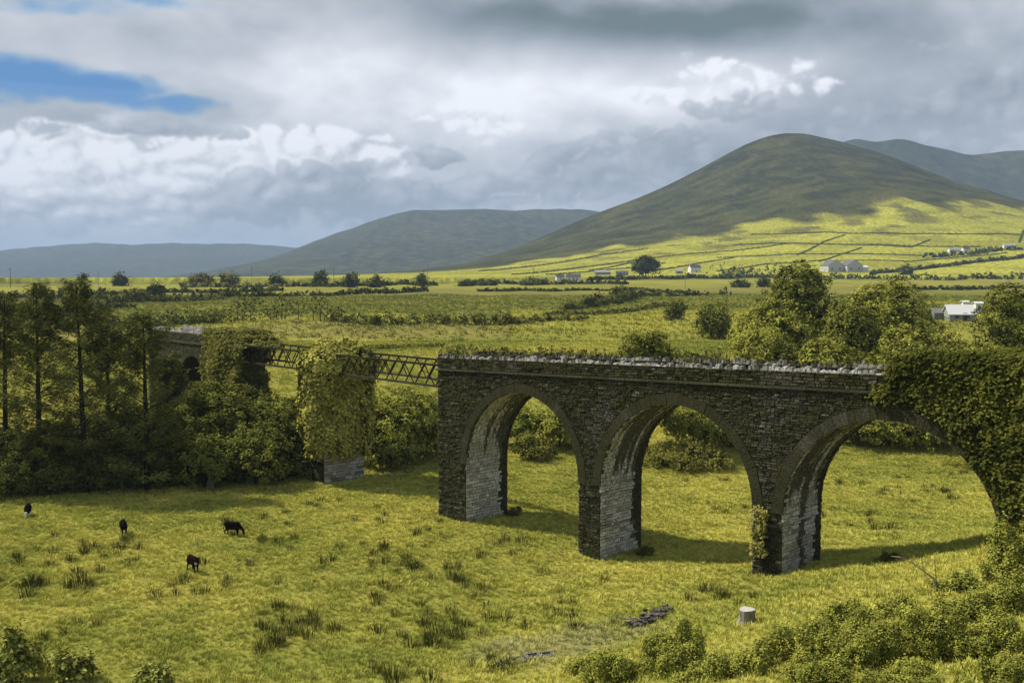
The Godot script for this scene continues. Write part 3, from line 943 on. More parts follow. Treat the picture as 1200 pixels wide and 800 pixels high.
func build_ivy() -> void:
	var list := []
	# over the middle pier: a bulging coat, wider at the head
	var s0 := -1.6 * PERIOD
	var mid := on_line(s0 + 1.1, 0, WIDE * 0.5)
	for i in 1500:
		var h := lerpf(2.5, 13.9, pow(rng.randf(), 0.85))
		var g := rng.randf() * TAU
		var sw := 1.0 + 0.16 * sm(3.0, 7.0, h) - 0.1 * sm(12.0, 14.0, h)
		var hs := (1.1 + 0.75) * sw
		var hw := (WIDE * 0.5 + 0.75) * sw
		if h < 4.0:
			hs = lerpf(1.5, hs, sm(2.2, 4.0, h)); hw = lerpf(WIDE * 0.5 + 0.3, hw, sm(2.2, 4.0, h))
		var cs := cos(g)
		var sn := sin(g)
		if cs > 0.0:
			hs += 0.9 * sm(9.6, 11.2, h) * (1.0 - sm(12.6, 13.9, h))
		var k := 1.0 / pow(pow(absf(cs), 3.2) + pow(absf(sn), 3.2), 1.0 / 3.2)
		k *= 1.0 + 0.14 * noise.get_noise_3d(cs * 160.0, h * 26.0, sn * 160.0)
		var dome := sqrt(maxf(0.0, 1.0 - pow(sm(11.6, 14.2, h), 2.4)))
		var out := (U * cs * hw + N * sn * hs).normalized()
		var p := mid + U * (cs * k * hs * dome) + N * (sn * k * hw * dome) + out * rng.randf_range(-0.3, 0.25)
		list.append([Vector3(p.x, h, p.z), (out + Vector3.UP * (0.25 + 1.2 * sm(11.5, 13.6, h))).normalized(), 0.6 + 0.9 * noise_b.get_noise_3d(p.x * 30.0, h * 30.0, p.z * 30.0)])
	ivy("ivy", Vector3(mid.x, 0, mid.z), list, 0.46, 26, 0.36, Color(0.155, 0.157, 0.030), Color(0.37, 0.35, 0.08), "pale green ivy cloaking the lone pier between the girders")
	# over the right-hand end of the viaduct
	list = []
	var c := arch_centre(2)
	for i in 12000:
		var s := rng.randf_range(33.5, 51.0)
		var v := rng.randf_range(3.2, 14.9)
		var r := Vector2(s - c, v - SPRING).length()
		var keep := r > RADIUS + lerpf(1.15, 0.42, sm(37.2, 40.5, s)) if v > SPRING else s > c + RADIUS + 0.9
		var fringe := 34.5 + 1.2 * noise.get_noise_2d(v * 60.0, 3.0) + 1.0 * sm(12.6, 13.4, v)
		if not keep or s < fringe or list.size() >= 2100:
			continue
		var swell := 0.10 + 0.55 * sm(37.5, 43.0, s) + 0.3 * noise.get_noise_2d(s * 40.0, v * 40.0)
		list.append([on_line(s, v, -maxf(0.05, swell)), (-N + Vector3.UP * 0.5 + Vector3(rng.randf() - 0.5, 0, rng.randf() - 0.5) * 0.5).normalized(), 1.6 * noise_b.get_noise_2d(s * 22.0, v * 22.0)])
	for i in 520:
		var s := 35.6 + 14.5 * rng.randf()
		var w := rng.randf_range(-0.4, WIDE + 0.2)
		var v := STRING + 1.25 + 0.75 * sm(35.6, 40.0, s) + 0.7 * noise.get_noise_2d(s * 30.0, w * 30.0)
		list.append([on_line(s, v, w), (Vector3.UP + -N * 0.4).normalized(), 0.4])
	var near_end := on_line(41.0, 0, 0)
	ivy("ivy", Vector3(near_end.x, land(near_end.x, near_end.z), near_end.z), list, 0.34, 24, 0.24, Color(0.036, 0.044, 0.010), Color(0.125, 0.13, 0.024), "dark ivy spilling over the right end of the stone viaduct")
	# over the end of the far abutment
	list = []
	for i in 1300:
		var s := lerpf(-3.12, -2.45, rng.randf()) * PERIOD
		var x := (s / PERIOD + 2.78) / 0.34
		var v := lerpf(4.0, 14.2 - 1.5 * sm(0.0, 1.0, x), pow(rng.randf(), 0.8))
		if x < -0.85 and rng.randf() < 0.6:
			continue
		var bulge := 0.5 + 0.7 * sm(-0.8, 0.2, x) + 0.4 * noise.get_noise_2d(s * 20.0, v * 20.0)
		var w := -bulge if rng.randf() < 0.7 else rng.randf_range(0.0, WIDE)
		if w >= 0.0:
			v = 14.0 - 1.4 * sm(0.0, 1.0, x) + 0.4 * noise.get_noise_2d(s * 30.0, w * 30.0)
		var p := P0 + U * s + N * w + Vector3.UP * v
		list.append([p, (-N + Vector3.UP * (0.5 if w < 0.0 else 2.5) + U * 0.4).normalized(), 0.4 + 1.2 * noise_b.get_noise_2d(s * 22.0, v * 22.0)])
	for i in 420:
		var v := lerpf(3.0, 13.0, rng.randf())
		list.append([P0 + U * (-2.78 * PERIOD + 0.5 + 0.4 * rng.randf()) + N * rng.randf_range(-0.6, WIDE) + Vector3.UP * v, (U - N * 0.4 + Vector3.UP * 0.4).normalized(), 0.2])
	var far_end := P0 + U * (-2.78 * PERIOD)
	ivy("ivy", Vector3(far_end.x, 0, far_end.z), list, 0.46, 24, 0.34, Color(0.085, 0.092, 0.020), Color(0.16, 0.155, 0.036), "green ivy mounded over the end of the far abutment")
	# a small tuft on the third pier
	list = []
	for i in 60:
		var p := on_line(lerpf(27.0, 28.0, rng.randf()) + 0.1, lerpf(2.2, 5.2, rng.randf()), -0.2 - 0.2 * rng.randf())
		list.append([p, (-N + Vector3.UP * 0.4).normalized(), 0.8])
	var tuft := on_line(27.5, 0, 0)
	ivy("ivy", Vector3(tuft.x, land(tuft.x, tuft.z), tuft.z), list, 0.2, 20, 0.16, Color(0.14, 0.14, 0.03), Color(0.24, 0.22, 0.06), "small yellow green ivy tuft clinging to the third pier")

func build_materials() -> void:
	matte("bark", 1.0, grain(50, 0.07, 4, 0.6, 1.0), 1.2)
	leafy("leaf", Color(0.16, 0.18, 0.05))
	leafy("needle", Color(0.12, 0.14, 0.04))
	leafy("blade", Color(0.3, 0.3, 0.1))

func build_trees() -> void:
	var dk := Color(0.070, 0.084, 0.018)
	var dk2 := Color(0.150, 0.160, 0.030)
	var md := Color(0.105, 0.124, 0.023)
	var md2 := Color(0.265, 0.270, 0.048)
	spruce(-44.1, -89.5, 19.6, 3.4, "tall thin spruce nearest the left edge of the picture", 0.3)
	spruce(-40.2, -90.5, 20.0, 5.0, "tallest broad ragged spruce with a spreading flat head", -0.4)
	spruce(-34.6, -91.0, 16.8, 3.7, "shorter pointed spruce with a straight dark trunk nearest the far abutment", 0.0)
	spruce(-48.6, -92.0, 18.6, 3.5, "dark spruce cut off by the left edge of the picture", 0.5)
	spruce(-40.3, -96.0, 15.5, 3.8, "ragged spruce between the broad and the shorter pointed spruce", 0.2)
	spruce(-35.5, -99.0, 12.0, 3.2, "small spruce leaning on the far abutment's wall", 0.2)
	broadleaf("broadleaf_tree", -32.3, -101.0, 10.0, 3.8, 0.0, 0.3, dk, dk2, "leafy tree hiding the foot of the small far arch", "leafy trees of the wood on the left", 1.0)
	broadleaf("broadleaf_tree", -35.9, -103.0, 9.0, 3.6, 0.0, 0.3, dk, dk2, "leafy tree against the far abutment, left of its small arch", "leafy trees of the wood on the left", 1.0)
	broadleaf("broadleaf_tree", -28.4, -103.0, 9.4, 5.2, 0.0, 0.3, dk, dk2, "leafy tree below the ivied end of the abutment", "leafy trees of the wood on the left", 1.0)
	broadleaf("broadleaf_tree", -23.0, -104.0, 7.6, 4.1, 0.0, 0.3, dk, dk2, "leafy tree behind the ivy pier's left side, under the girder", "leafy trees of the wood on the left", 1.0)
	broadleaf("broadleaf_tree", -39.4, -99.0, 8.0, 3.9, 0.0, 0.3, dk, dk2, "leafy tree behind the shorter pointed spruce", "leafy trees of the wood on the left", 1.0)
	broadleaf("broadleaf_tree", -33.3, -97.0, 8.5, 4.3, 0.0, 0.29, dk, dk2, "dark leafy tree standing below the small arch of the far abutment", "leafy trees of the wood on the left", 1.0)
	broadleaf("broadleaf_tree", -29.6, -99.0, 9.5, 4.6, 0.0, 0.3, dk, dk2, "dark leafy tree rising against the ivied end of the abutment", "leafy trees of the wood on the left", 1.0)
	broadleaf("broadleaf_tree", -24.6, -101.0, 8.2, 4.8, 0.0, 0.3, dk, dk2, "leafy tree just left of the ivy covered pier, under the girder", "leafy trees of the wood on the left", 1.0)
	broadleaf("broadleaf_tree", -25.0, -94.0, 6.3, 3.9, 0.0, 0.28, dk, dk2, "low spreading dark tree at the wood's edge behind the grey rock", "leafy trees of the wood on the left", 1.0)
	broadleaf("broadleaf_tree", -29.7, -92.5, 5.5, 3.5, 0.0, 0.28, dk, dk2, "low dark tree left of the grey rock at the wood's edge", "leafy trees of the wood on the left", 1.0)
	broadleaf("broadleaf_tree", -21.9, -97.0, 3.0, 2.3, 0.0, 0.29, dk, dk2, "small dark shrub tree close against the ivy pier's left foot", "leafy trees of the wood on the left", 1.0)
	broadleaf("broadleaf_tree", -35.1, -96.0, 7.9, 3.6, 0.0, 0.29, dk2, md2, "leafy tree with pale sprays right of the shorter spruce", "leafy trees of the wood on the left", 1.0)
	broadleaf("broadleaf_tree", -39.7, -95.0, 7.4, 4.4, 0.0, 0.28, dk, dk2, "dark leafy tree filling the gap between two spruces", "leafy trees of the wood on the left", 1.0)
	broadleaf("broadleaf_tree", -44.4, -94.0, 6.8, 4.5, 0.0, 0.28, dk, dk2, "dark leafy tree under the two tallest spruces", "leafy trees of the wood on the left", 1.0)
	broadleaf("broadleaf_tree", -48.8, -93.0, 5.8, 3.9, 0.0, 0.28, dk, dk2, "dark leafy tree at the left edge behind the black and white cow", "leafy trees of the wood on the left", 1.0)
	broadleaf("broadleaf_tree", -12.4, -106.0, 8.1, 5.7, 0.05, 0.32, md, md2, "green tree under the right girder beside the ivy pier", "trees behind the viaduct", 1.0)
	broadleaf("broadleaf_tree", -9.0, -111.0, 5.7, 5.3, 0.05, 0.33, md, md2, "green tree half hidden behind the first pier's left corner", "trees behind the viaduct", 1.0)
	broadleaf("broadleaf_tree", -12.9, -101.0, 4.1, 2.8, 0.0, 0.3, dk, dk2, "dark low shrub tree right of the ivy pier's foot", "trees behind the viaduct", 1.0)
	broadleaf("broadleaf_tree", 0.8, -113.0, 4.5, 3.5, 0.1, 0.34, md, md2, "bright leafy tree seen through the left half of the first arch", "trees behind the viaduct", 1.0)
	broadleaf("broadleaf_tree", 5.5, -112.0, 4.2, 4.2, 0.1, 0.33, md, md2, "bright leafy tree seen through the right half of the first arch", "trees behind the viaduct", 1.0)
	broadleaf("broadleaf_tree", 15.1, -109.0, 14.9, 4.6, 0.15, 0.33, dk, dk2, "dark tree whose rounded top shows above the middle of the parapet", "trees behind the viaduct", 1.0)
	broadleaf("broadleaf_tree", 21.2, -113.0, 4.3, 3.7, 0.08, 0.34, md, md2, "green tree seen through the middle arch, left of two", "trees behind the viaduct", 1.0)
	broadleaf("broadleaf_tree", 25.4, -112.0, 3.2, 3.7, 0.08, 0.33, md, md2, "green tree seen through the middle arch, right of two", "trees behind the viaduct", 1.0)
	broadleaf("broadleaf_tree", 41.0, -113.0, 2.9, 4.2, 0.05, 0.34, md, md2, "bushy tree seen at the left of the third arch", "trees behind the viaduct", 1.0)
	broadleaf("broadleaf_tree", 45.4, -112.0, 3.4, 3.9, 0.05, 0.33, md, md2, "bushy tree seen in the middle of the third arch", "trees behind the viaduct", 1.0)
	broadleaf("broadleaf_tree", 50.8, -112.0, 2.4, 4.4, 0.05, 0.33, dk, dk2, "dark bushy tree seen at the right of the third arch", "trees behind the viaduct", 1.0)
	broadleaf("broadleaf_tree", 45.0, -152.0, 17.7, 6.1, 0.12, 0.45, dk, dk2, "tallest dark pointed tree on the slope beyond the viaduct", "trees on the slope beyond the viaduct", 1.0)
	broadleaf("broadleaf_tree", 54.8, -142.0, 16.1, 8.0, 0.1, 0.42, md, md2, "broad rounded tree, widest on the slope beyond the viaduct", "trees on the slope beyond the viaduct", 1.0)
	broadleaf("broadleaf_tree", 37.2, -136.0, 14.5, 6.5, 0.1, 0.41, dk2, md2, "light green rounded tree in front of the tallest pointed tree", "trees on the slope beyond the viaduct", 1.0)
	broadleaf("broadleaf_tree", 31.9, -124.0, 13.5, 5.7, 0.05, 0.37, dk2, md2, "low light green tree just above the parapet, nearest the lone field", "trees on the slope beyond the viaduct", 1.0)
	broadleaf("broadleaf_tree", 46.0, -131.0, 14.5, 5.2, 0.1, 0.39, dk, dk2, "dark conical tree between the pointed and the broad tree", "trees on the slope beyond the viaduct", 1.0)
	broadleaf("broadleaf_tree", 38.9, -120.0, 12.3, 5.8, 0.03, 0.36, dk2, md2, "low bushy tree right above the parapet below the conical tree", "trees on the slope beyond the viaduct", 1.0)
	broadleaf("broadleaf_tree", 49.2, -120.0, 13.5, 6.1, 0.03, 0.36, md, md2, "low spreading tree above the parapet's ivied end", "trees on the slope beyond the viaduct", 1.0)
	broadleaf("broadleaf_tree", 57.2, -127.0, 11.2, 4.5, 0.03, 0.38, md, md2, "low tree in front of the white shed", "trees on the slope beyond the viaduct", 1.0)
	broadleaf("broadleaf_tree", 57.2, -112.0, 19.7, 4.3, 0.1, 0.33, dk, dk2, "dark round tree at the right edge beside the white shed", "trees on the slope beyond the viaduct", 1.0)
	broadleaf("broadleaf_tree", 49.8, -101.0, 13.5, 4.9, 0.0, 0.3, md, md2, "low bushes behind the ivied end at the right edge", "trees on the slope beyond the viaduct", 1.0)
	scrub("round_tree", 39.8, -190.0, 7.3, 3.8, 0.5, dk, dk2, "small round dark tree alone in the field left of the tree group", "", 1.0)

# ------------------------------------------------------------------ grass and rushes
func blade_tuft(blades: int, tall: float, spread: float, broad: float, col: Color, bend: float) -> ArrayMesh:
	var mb := MB.new()
	for i in blades:
		var g := rng.randf() * TAU
		var d := Vector3(cos(g), 0, sin(g))
		var p := d * spread * sqrt(rng.randf())
		var h := tall * rng.randf_range(0.6, 1.1)
		var lean := d * h * bend * rng.randf_range(0.2, 1.0)
		var side := d.cross(Vector3.UP) * broad * rng.randf_range(0.7, 1.2)
		var c := vary(col, 0.22)
		mb.quad(p - side, p + lean * 0.35 + Vector3.UP * h * 0.62 - side * 0.7, p + lean * 0.35 + Vector3.UP * h * 0.62 + side * 0.7, p + side, c)
		mb.tri(p + lean * 0.35 + Vector3.UP * h * 0.62 - side * 0.7, p + lean + Vector3.UP * h, p + lean * 0.35 + Vector3.UP * h * 0.62 + side * 0.7, c)
	return mb.mesh()

func strew(called: String, mesh: Mesh, count: int, d0: float, d1: float, low: float, high: float, power: float) -> void:
	var mm := MultiMesh.new()
	mm.transform_format = MultiMesh.TRANSFORM_3D
	mm.use_colors = true
	mm.mesh = mesh
	mm.instance_count = count
	for i in count:
		var d := sqrt(lerpf(d0 * d0, d1 * d1, pow(rng.randf(), power)))
		var x := rng.randf_range(-0.60, 0.60) * d
		var z := -d
		var c := ground_tint(Vector3(x, 0, z), Vector3.UP)
		var k := rng.randf_range(1.15, 2.0)
		var s := rng.randf_range(low, high) * (0.75 + 0.6 * clampf(0.5 + noise.get_noise_2d(x * 22.0, z * 22.0), 0.0, 1.0))
		var b := Basis(Vector3.UP, rng.randf() * TAU).scaled(Vector3(s, s * rng.randf_range(0.7, 1.2), s))
		mm.set_instance_transform(i, Transform3D(b, Vector3(x, ground_height(x, z) - 0.02, z)))
		mm.set_instance_color(i, Color(c.r * k, c.g * k * rng.randf_range(0.96, 1.05), c.b * k))
	var o := MultiMeshInstance3D.new()
	o.multimesh = mm
	o.material_override = mats["blade"]
	o.name = numbered(called)
	add_child(o)
	tag(o, "rough yellow green pasture grass", "grass")
	o.set_meta("kind", "stuff")

func build_grass() -> void:
	strew("grass", blade_tuft(11, 0.26, 0.16, 0.016, Color(1, 1, 1), 0.9), 150000, 24.0, 113.0, 0.55, 1.1, 0.9)
	strew("grass", blade_tuft(9, 0.38, 0.34, 0.035, Color(1, 1, 1), 0.9), 45000, 110.0, 185.0, 0.6, 1.15, 0.9)
	strew("grass", blade_tuft(9, 0.55, 0.8, 0.09, Color(0.85, 0.85, 0.85), 1.0), 45000, 180.0, 460.0, 0.6, 1.2, 0.75)

# ------------------------------------------------------------------ cattle
# one skin round a skeleton of tapered bones: [a, b, ra, rb]
func skin(bones: Array, cell: float, tint: Callable) -> ArrayMesh:
	var lo := Vector3.INF
	var hi := -Vector3.INF
	for b: Array in bones:
		var r := maxf(b[2], b[3]) + cell * 2.0
		lo = lo.min(b[0] - Vector3.ONE * r).min(b[1] - Vector3.ONE * r)
		hi = hi.max(b[0] + Vector3.ONE * r).max(b[1] + Vector3.ONE * r)
	var nx := int((hi.x - lo.x) / cell) + 2
	var ny := int((hi.y - lo.y) / cell) + 2
	var nz := int((hi.z - lo.z) / cell) + 2
	var f := PackedFloat32Array()
	f.resize(nx * ny * nz)
	var soft := 0.05
	for k in nz:
		for j in ny:
			for i in nx:
				var p := lo + Vector3(i, j, k) * cell
				var d := 9.0
				for b: Array in bones:
					var a: Vector3 = b[0]
					var ab: Vector3 = b[1] - a
					var t := clampf((p - a).dot(ab) / ab.length_squared(), 0.0, 1.0)
					var e := (p - a - ab * t).length() - lerpf(b[2], b[3], t)
					var h := maxf(soft - absf(d - e), 0.0) / soft
					d = minf(d, e) - h * h * soft * 0.25
				f[(k * ny + j) * nx + i] = d
	var ids := {}
	var v := PackedVector3Array()
	var idx := PackedInt32Array()
	for k in nz - 1:
		for j in ny - 1:
			for i in nx - 1:
				var sum := Vector3.ZERO
				var cuts := 0
				for e: Array in [[0, 0, 0, 1, 0, 0], [0, 1, 0, 1, 1, 0], [0, 0, 1, 1, 0, 1], [0, 1, 1, 1, 1, 1], [0, 0, 0, 0, 1, 0], [1, 0, 0, 1, 1, 0], [0, 0, 1, 0, 1, 1], [1, 0, 1, 1, 1, 1], [0, 0, 0, 0, 0, 1], [1, 0, 0, 1, 0, 1], [0, 1, 0, 0, 1, 1], [1, 1, 0, 1, 1, 1]]:
					var a := f[((k + e[2]) * ny + j + e[1]) * nx + i + e[0]]
					var b := f[((k + e[5]) * ny + j + e[4]) * nx + i + e[3]]
					if (a < 0.0) != (b < 0.0):
						sum += Vector3(e[0], e[1], e[2]).lerp(Vector3(e[3], e[4], e[5]), a / (a - b))
						cuts += 1
				if cuts > 0:
					ids[(k * ny + j) * nx + i] = v.size()
					v.append(lo + (Vector3(i, j, k) + sum / cuts) * cell)
	var step := [1, nx, nx * ny]
	for k in range(1, nz - 1):
		for j in range(1, ny - 1):
			for i in range(1, nx - 1):
				var at := (k * ny + j) * nx + i
				for ax in 3:
					var a := f[at]
					var b := f[at + step[ax]]
					if (a < 0.0) == (b < 0.0):
						continue
					var s1: int = step[(ax + 1) % 3]
					var s2: int = step[(ax + 2) % 3]
					var q := [ids[at], ids[at - s1], ids[at - s1 - s2], ids[at - s2]]
					if a < 0.0:
						idx.append_array([q[0], q[2], q[1], q[0], q[3], q[2]])
					else:
						idx.append_array([q[0], q[1], q[2], q[0], q[2], q[3]])
	var n := PackedVector3Array()
	n.resize(v.size())
	for i in range(0, idx.size(), 3):
		var g := (v[idx[i + 2]] - v[idx[i]]).cross(v[idx[i + 1]] - v[idx[i]])
		for q in 3:
			n[idx[i + q]] += g
	var c := PackedColorArray()
	for i in v.size():
		n[i] = n[i].normalized()
		c.append(tint.call(v[i]))
	var arr := []
	arr.resize(Mesh.ARRAY_MAX)
	arr[Mesh.ARRAY_VERTEX] = v; arr[Mesh.ARRAY_NORMAL] = n; arr[Mesh.ARRAY_COLOR] = c; arr[Mesh.ARRAY_INDEX] = idx
	var m := ArrayMesh.new()
	m.add_surface_from_arrays(Mesh.PRIMITIVE_TRIANGLES, arr)
	return m

func cow(x: float, z: float, turn: float, size: float, grazing: bool, tint: Callable, label: String, stride := 0.0) -> void:
	var o := thing("cow", lift(x, z), label, "cow", "black cattle in the pasture")
	o.rotation_degrees.y = turn
	o.scale = Vector3.ONE * size
	var bones := [[Vector3(-0.68, 1.06, 0), Vector3(0.42, 1.08, 0), 0.25, 0.25], [Vector3(-0.42, 0.86, 0), Vector3(0.34, 0.82, 0), 0.29, 0.29], [Vector3(-0.82, 1.05, 0), Vector3(-0.62, 0.92, 0), 0.13, 0.2], [Vector3(0.5, 0.78, 0), Vector3(0.52, 0.95, 0), 0.19, 0.2]]
	var poll := Vector3(0.98, 1.3, 0.06)
	var nose := Vector3(1.26, 1.06, 0.08)
	if grazing:
		poll = Vector3(1.0, 0.6, 0.05)
		nose = Vector3(1.14, 0.16, 0.06)
	bones.append([Vector3(0.5, 1.02, 0), poll.lerp(Vector3(0.5, 1.02, 0), 0.15), 0.22, 0.13])
	bones.append([poll, nose, 0.125, 0.075])
	var back := (poll - nose).normalized() * 0.05
	for side: float in [-1.0, 1.0]:
		bones.append([poll + back + Vector3(0, 0.03, side * 0.08), poll + back * 1.3 + Vector3(0, 0.04, side * 0.25), 0.04, 0.025])
		var st := stride * side
		bones.append([Vector3(0.42, 0.78, side * 0.15), Vector3(0.43 + st * 0.5, 0.42, side * 0.16), 0.12, 0.062])
		bones.append([Vector3(0.43 + st * 0.5, 0.42, side * 0.16), Vector3(0.43 + st, 0.04, side * 0.16), 0.055, 0.055])
		bones.append([Vector3(-0.62, 0.92, side * 0.16), Vector3(-0.5 - st * 0.4, 0.64, side * 0.18), 0.18, 0.12])
		bones.append([Vector3(-0.5 - st * 0.4, 0.64, side * 0.18), Vector3(-0.74 - st * 0.7, 0.42, side * 0.17), 0.11, 0.06])
		bones.append([Vector3(-0.74 - st * 0.7, 0.42, side * 0.17), Vector3(-0.69 - st, 0.04, side * 0.17), 0.055, 0.055])
	var hide := shape("body", skin(bones, 0.05, tint), mats["hide"], o)
	hide.set_meta("label", "black hide")
	var mb := MB.new()
	mb.bar(Vector3(-0.9, 1.12, 0), Vector3(-0.99, 0.72, 0.02), 0.03, 0.02, 5, Color(0.012, 0.011, 0.010))
	mb.bar(Vector3(-0.99, 0.72, 0.02), Vector3(-0.97, 0.46, 0.03), 0.045, 0.01, 5, Color(0.012, 0.011, 0.010))
	shape("tail", mb.mesh(), mats["hide"], o)

func build_cattle() -> void:
	matte("hide", 0.95).metallic_specular = 0.08
	var black := Color(0.008, 0.007, 0.006)
	var plain := func(_p: Vector3) -> Color: return black
	cow(-21.9, -75.1, -12, 0.84, true, plain, "black cow grazing side on, the rightmost in the open pasture", 0.08)
	cow(-30.5, -75.1, -62, 0.84, false, func(p: Vector3) -> Color: return Color(0.25, 0.24, 0.22) if p.y < 0.24 else black, "black cow turned towards the camera beside rushes, nearest the spruces", 0.05)
	cow(-21.9, -65.6, -48, 0.84, false, func(p: Vector3) -> Color: return Color(0.45, 0.43, 0.4) if p.distance_to(Vector3(0.66, 0.86, 0.12)) < 0.12 else black, "black cow with a pale chest spot walking forward, nearest the camera", 0.14)
	cow(-41.0, -81.0, -70, 0.84, true, func(p: Vector3) -> Color: return Color(0.5, 0.48, 0.44) if p.y < 0.42 or p.x > 1.0 else black, "black cow with white legs in the shade at the far left", 0.05)

# ------------------------------------------------------------------ buildings and poles
func house(x: float, z: float, turn: float, l: float, w: float, h: float, rise: float, wall: Color, roof: Color, chimneys: int, windows: int, label: String, called := "cottage", category := "house") -> Node3D:
	var at := lift(x, z)
	var o := thing(called, at, label, category)
	o.rotation_degrees.y = turn
	var mb := MB.new()
	var a := l * 0.5
	var b := w * 0.5
	mb.box(Vector3(-a, -1.5, -b), Vector3(l, 0, 0), Vector3(0, h + 1.5, 0), Vector3(0, 0, w), wall)
	for s: float in [-1.0, 1.0]:
		mb.tri(Vector3(s * a, h, -b), Vector3(s * a, h + rise, 0), Vector3(s * a, h, b), wall)
	shape("wall", mb.mesh(), mats["render"], o)
	mb = MB.new()
	var e := 0.35
	for s: float in [-1.0, 1.0]:
		var drop := rise * e / b
		mb.hexa([Vector3(-a - e, h - drop + 0.02, s * (b + e)), Vector3(-a - e, h + rise + 0.02, 0), Vector3(a + e, h + rise + 0.02, 0), Vector3(a + e, h - drop + 0.02, s * (b + e)), Vector3(-a - e, h - drop + 0.22, s * (b + e)), Vector3(-a - e, h + rise + 0.22, 0), Vector3(a + e, h + rise + 0.22, 0), Vector3(a + e, h - drop + 0.22, s * (b + e))], roof)
	var rf := shape("roof", mb.mesh(), mats["render"], o)
	for i in chimneys:
		var cb := MB.new()
		var cx := -a + 0.6 if i == 0 else a - 1.4
		cb.box(Vector3(cx, h + rise - 0.6, -0.4), Vector3(0.8, 0, 0), Vector3(0, 1.6, 0), Vector3(0, 0, 0.8), wall * 0.9)
		shape("chimney", cb.mesh(), mats["render"], rf)
	for i in windows:
		var wb := MB.new()
		var cx := -a + l * (i + 0.7) / (windows + 0.4)
		wb.box(Vector3(cx - 0.5, h * 0.38, b), Vector3(1.0, 0, 0), Vector3(0, 1.2, 0), Vector3(0, 0, 0.05), Color(0.03, 0.035, 0.04))
		shape("window", wb.mesh(), mats["pane"], o)
	if absf(turn) > 60.0:
		for k: float in [-0.25, 0.25]:
			var wb := MB.new()
			wb.box(Vector3(a, h * 0.3, w * k - 0.8), Vector3(0.06, 0, 0), Vector3(0, 2.0, 0), Vector3(0, 0, 1.6), Color(0.03, 0.035, 0.04))
			shape("window", wb.mesh(), mats["pane"], o)
	if windows > 1:
		var db := MB.new()
		db.box(Vector3(a * 0.05, 0, b), Vector3(1.0, 0, 0), Vector3(0, 2.0, 0), Vector3(0, 0, 0.06), Color(0.09, 0.06, 0.04))
		shape("door", db.mesh(), mats["render"], o)
	return o

func pole(x: float, z: float, tall: float, col: Color, label: String) -> void:
	var o := thing("utility_pole", lift(x, z), label, "pole", "utility poles across the plain")
	var mb := MB.new()
	mb.bar(Vector3(0, -0.5, 0), Vector3(0, tall, 0), 0.19, 0.13, 7, col, true)
	shape("pole", mb.mesh(), mats["bark"], o)
	mb = MB.new()
	mb.box(Vector3(-0.9, tall - 0.55, -0.06), Vector3(1.8, 0, 0), Vector3(0, 0.14, 0), Vector3(0, 0, 0.12), col)
	shape("crossarm", mb.mesh(), mats["bark"], o)
	for k: float in [-0.75, 0.0, 0.75]:
		mb = MB.new()
		mb.bar(Vector3(k, tall - 0.42, 0), Vector3(k, tall - 0.15, 0), 0.05, 0.04, 5, Color(0.3, 0.3, 0.28), true)
		shape("insulator", mb.mesh(), mats["render"], o)

func fence(pts: Array, label: String) -> void:
	var a := lift(pts[0].x, pts[0].y)
	var o := thing("post_fence", a, label, "fence")
	for i in pts.size():
		var p := lift(pts[i].x, pts[i].y) - a
		var mb := MB.new()
		mb.bar(p + Vector3.DOWN * 0.3, p + Vector3(rng.randf_range(-0.08, 0.08), 1.2, 0), 0.075, 0.065, 6, vary(Color(0.24, 0.22, 0.17), 0.2), true)
		shape("post", mb.mesh(), mats["bark"], o)
		if i > 0:
			var q := lift(pts[i - 1].x, pts[i - 1].y) - a
			for h: float in [0.45, 0.8, 1.1]:
				mb = MB.new()
				mb.bar(q + Vector3.UP * h, p + Vector3.UP * h, 0.006, 0.006, 3, Color(0.15, 0.15, 0.14))
				shape("wire", mb.mesh(), mats["rusted_iron"], o)

# ------------------------------------------------------------------ small things in the pasture
func rough_stone(mb: MB, at: Vector3, size: Vector3, turn: float, col: Color) -> void:
	var b := Basis(Vector3.UP, turn) * Basis(Vector3.RIGHT, rng.randf_range(-0.35, 0.35))
	var p := []
	for q: Vector3 in [Vector3(-1, -1, -1), Vector3(-1, 1, -1), Vector3(1, 1, -1), Vector3(1, -1, -1), Vector3(-1, -1, 1), Vector3(-1, 1, 1), Vector3(1, 1, 1), Vector3(1, -1, 1)]:
		p.append(at + b * (q * size * 0.5 * Vector3(rng.randf_range(0.7, 1.1), rng.randf_range(0.7, 1.1), rng.randf_range(0.7, 1.1))))
	mb.hexa(p, col)

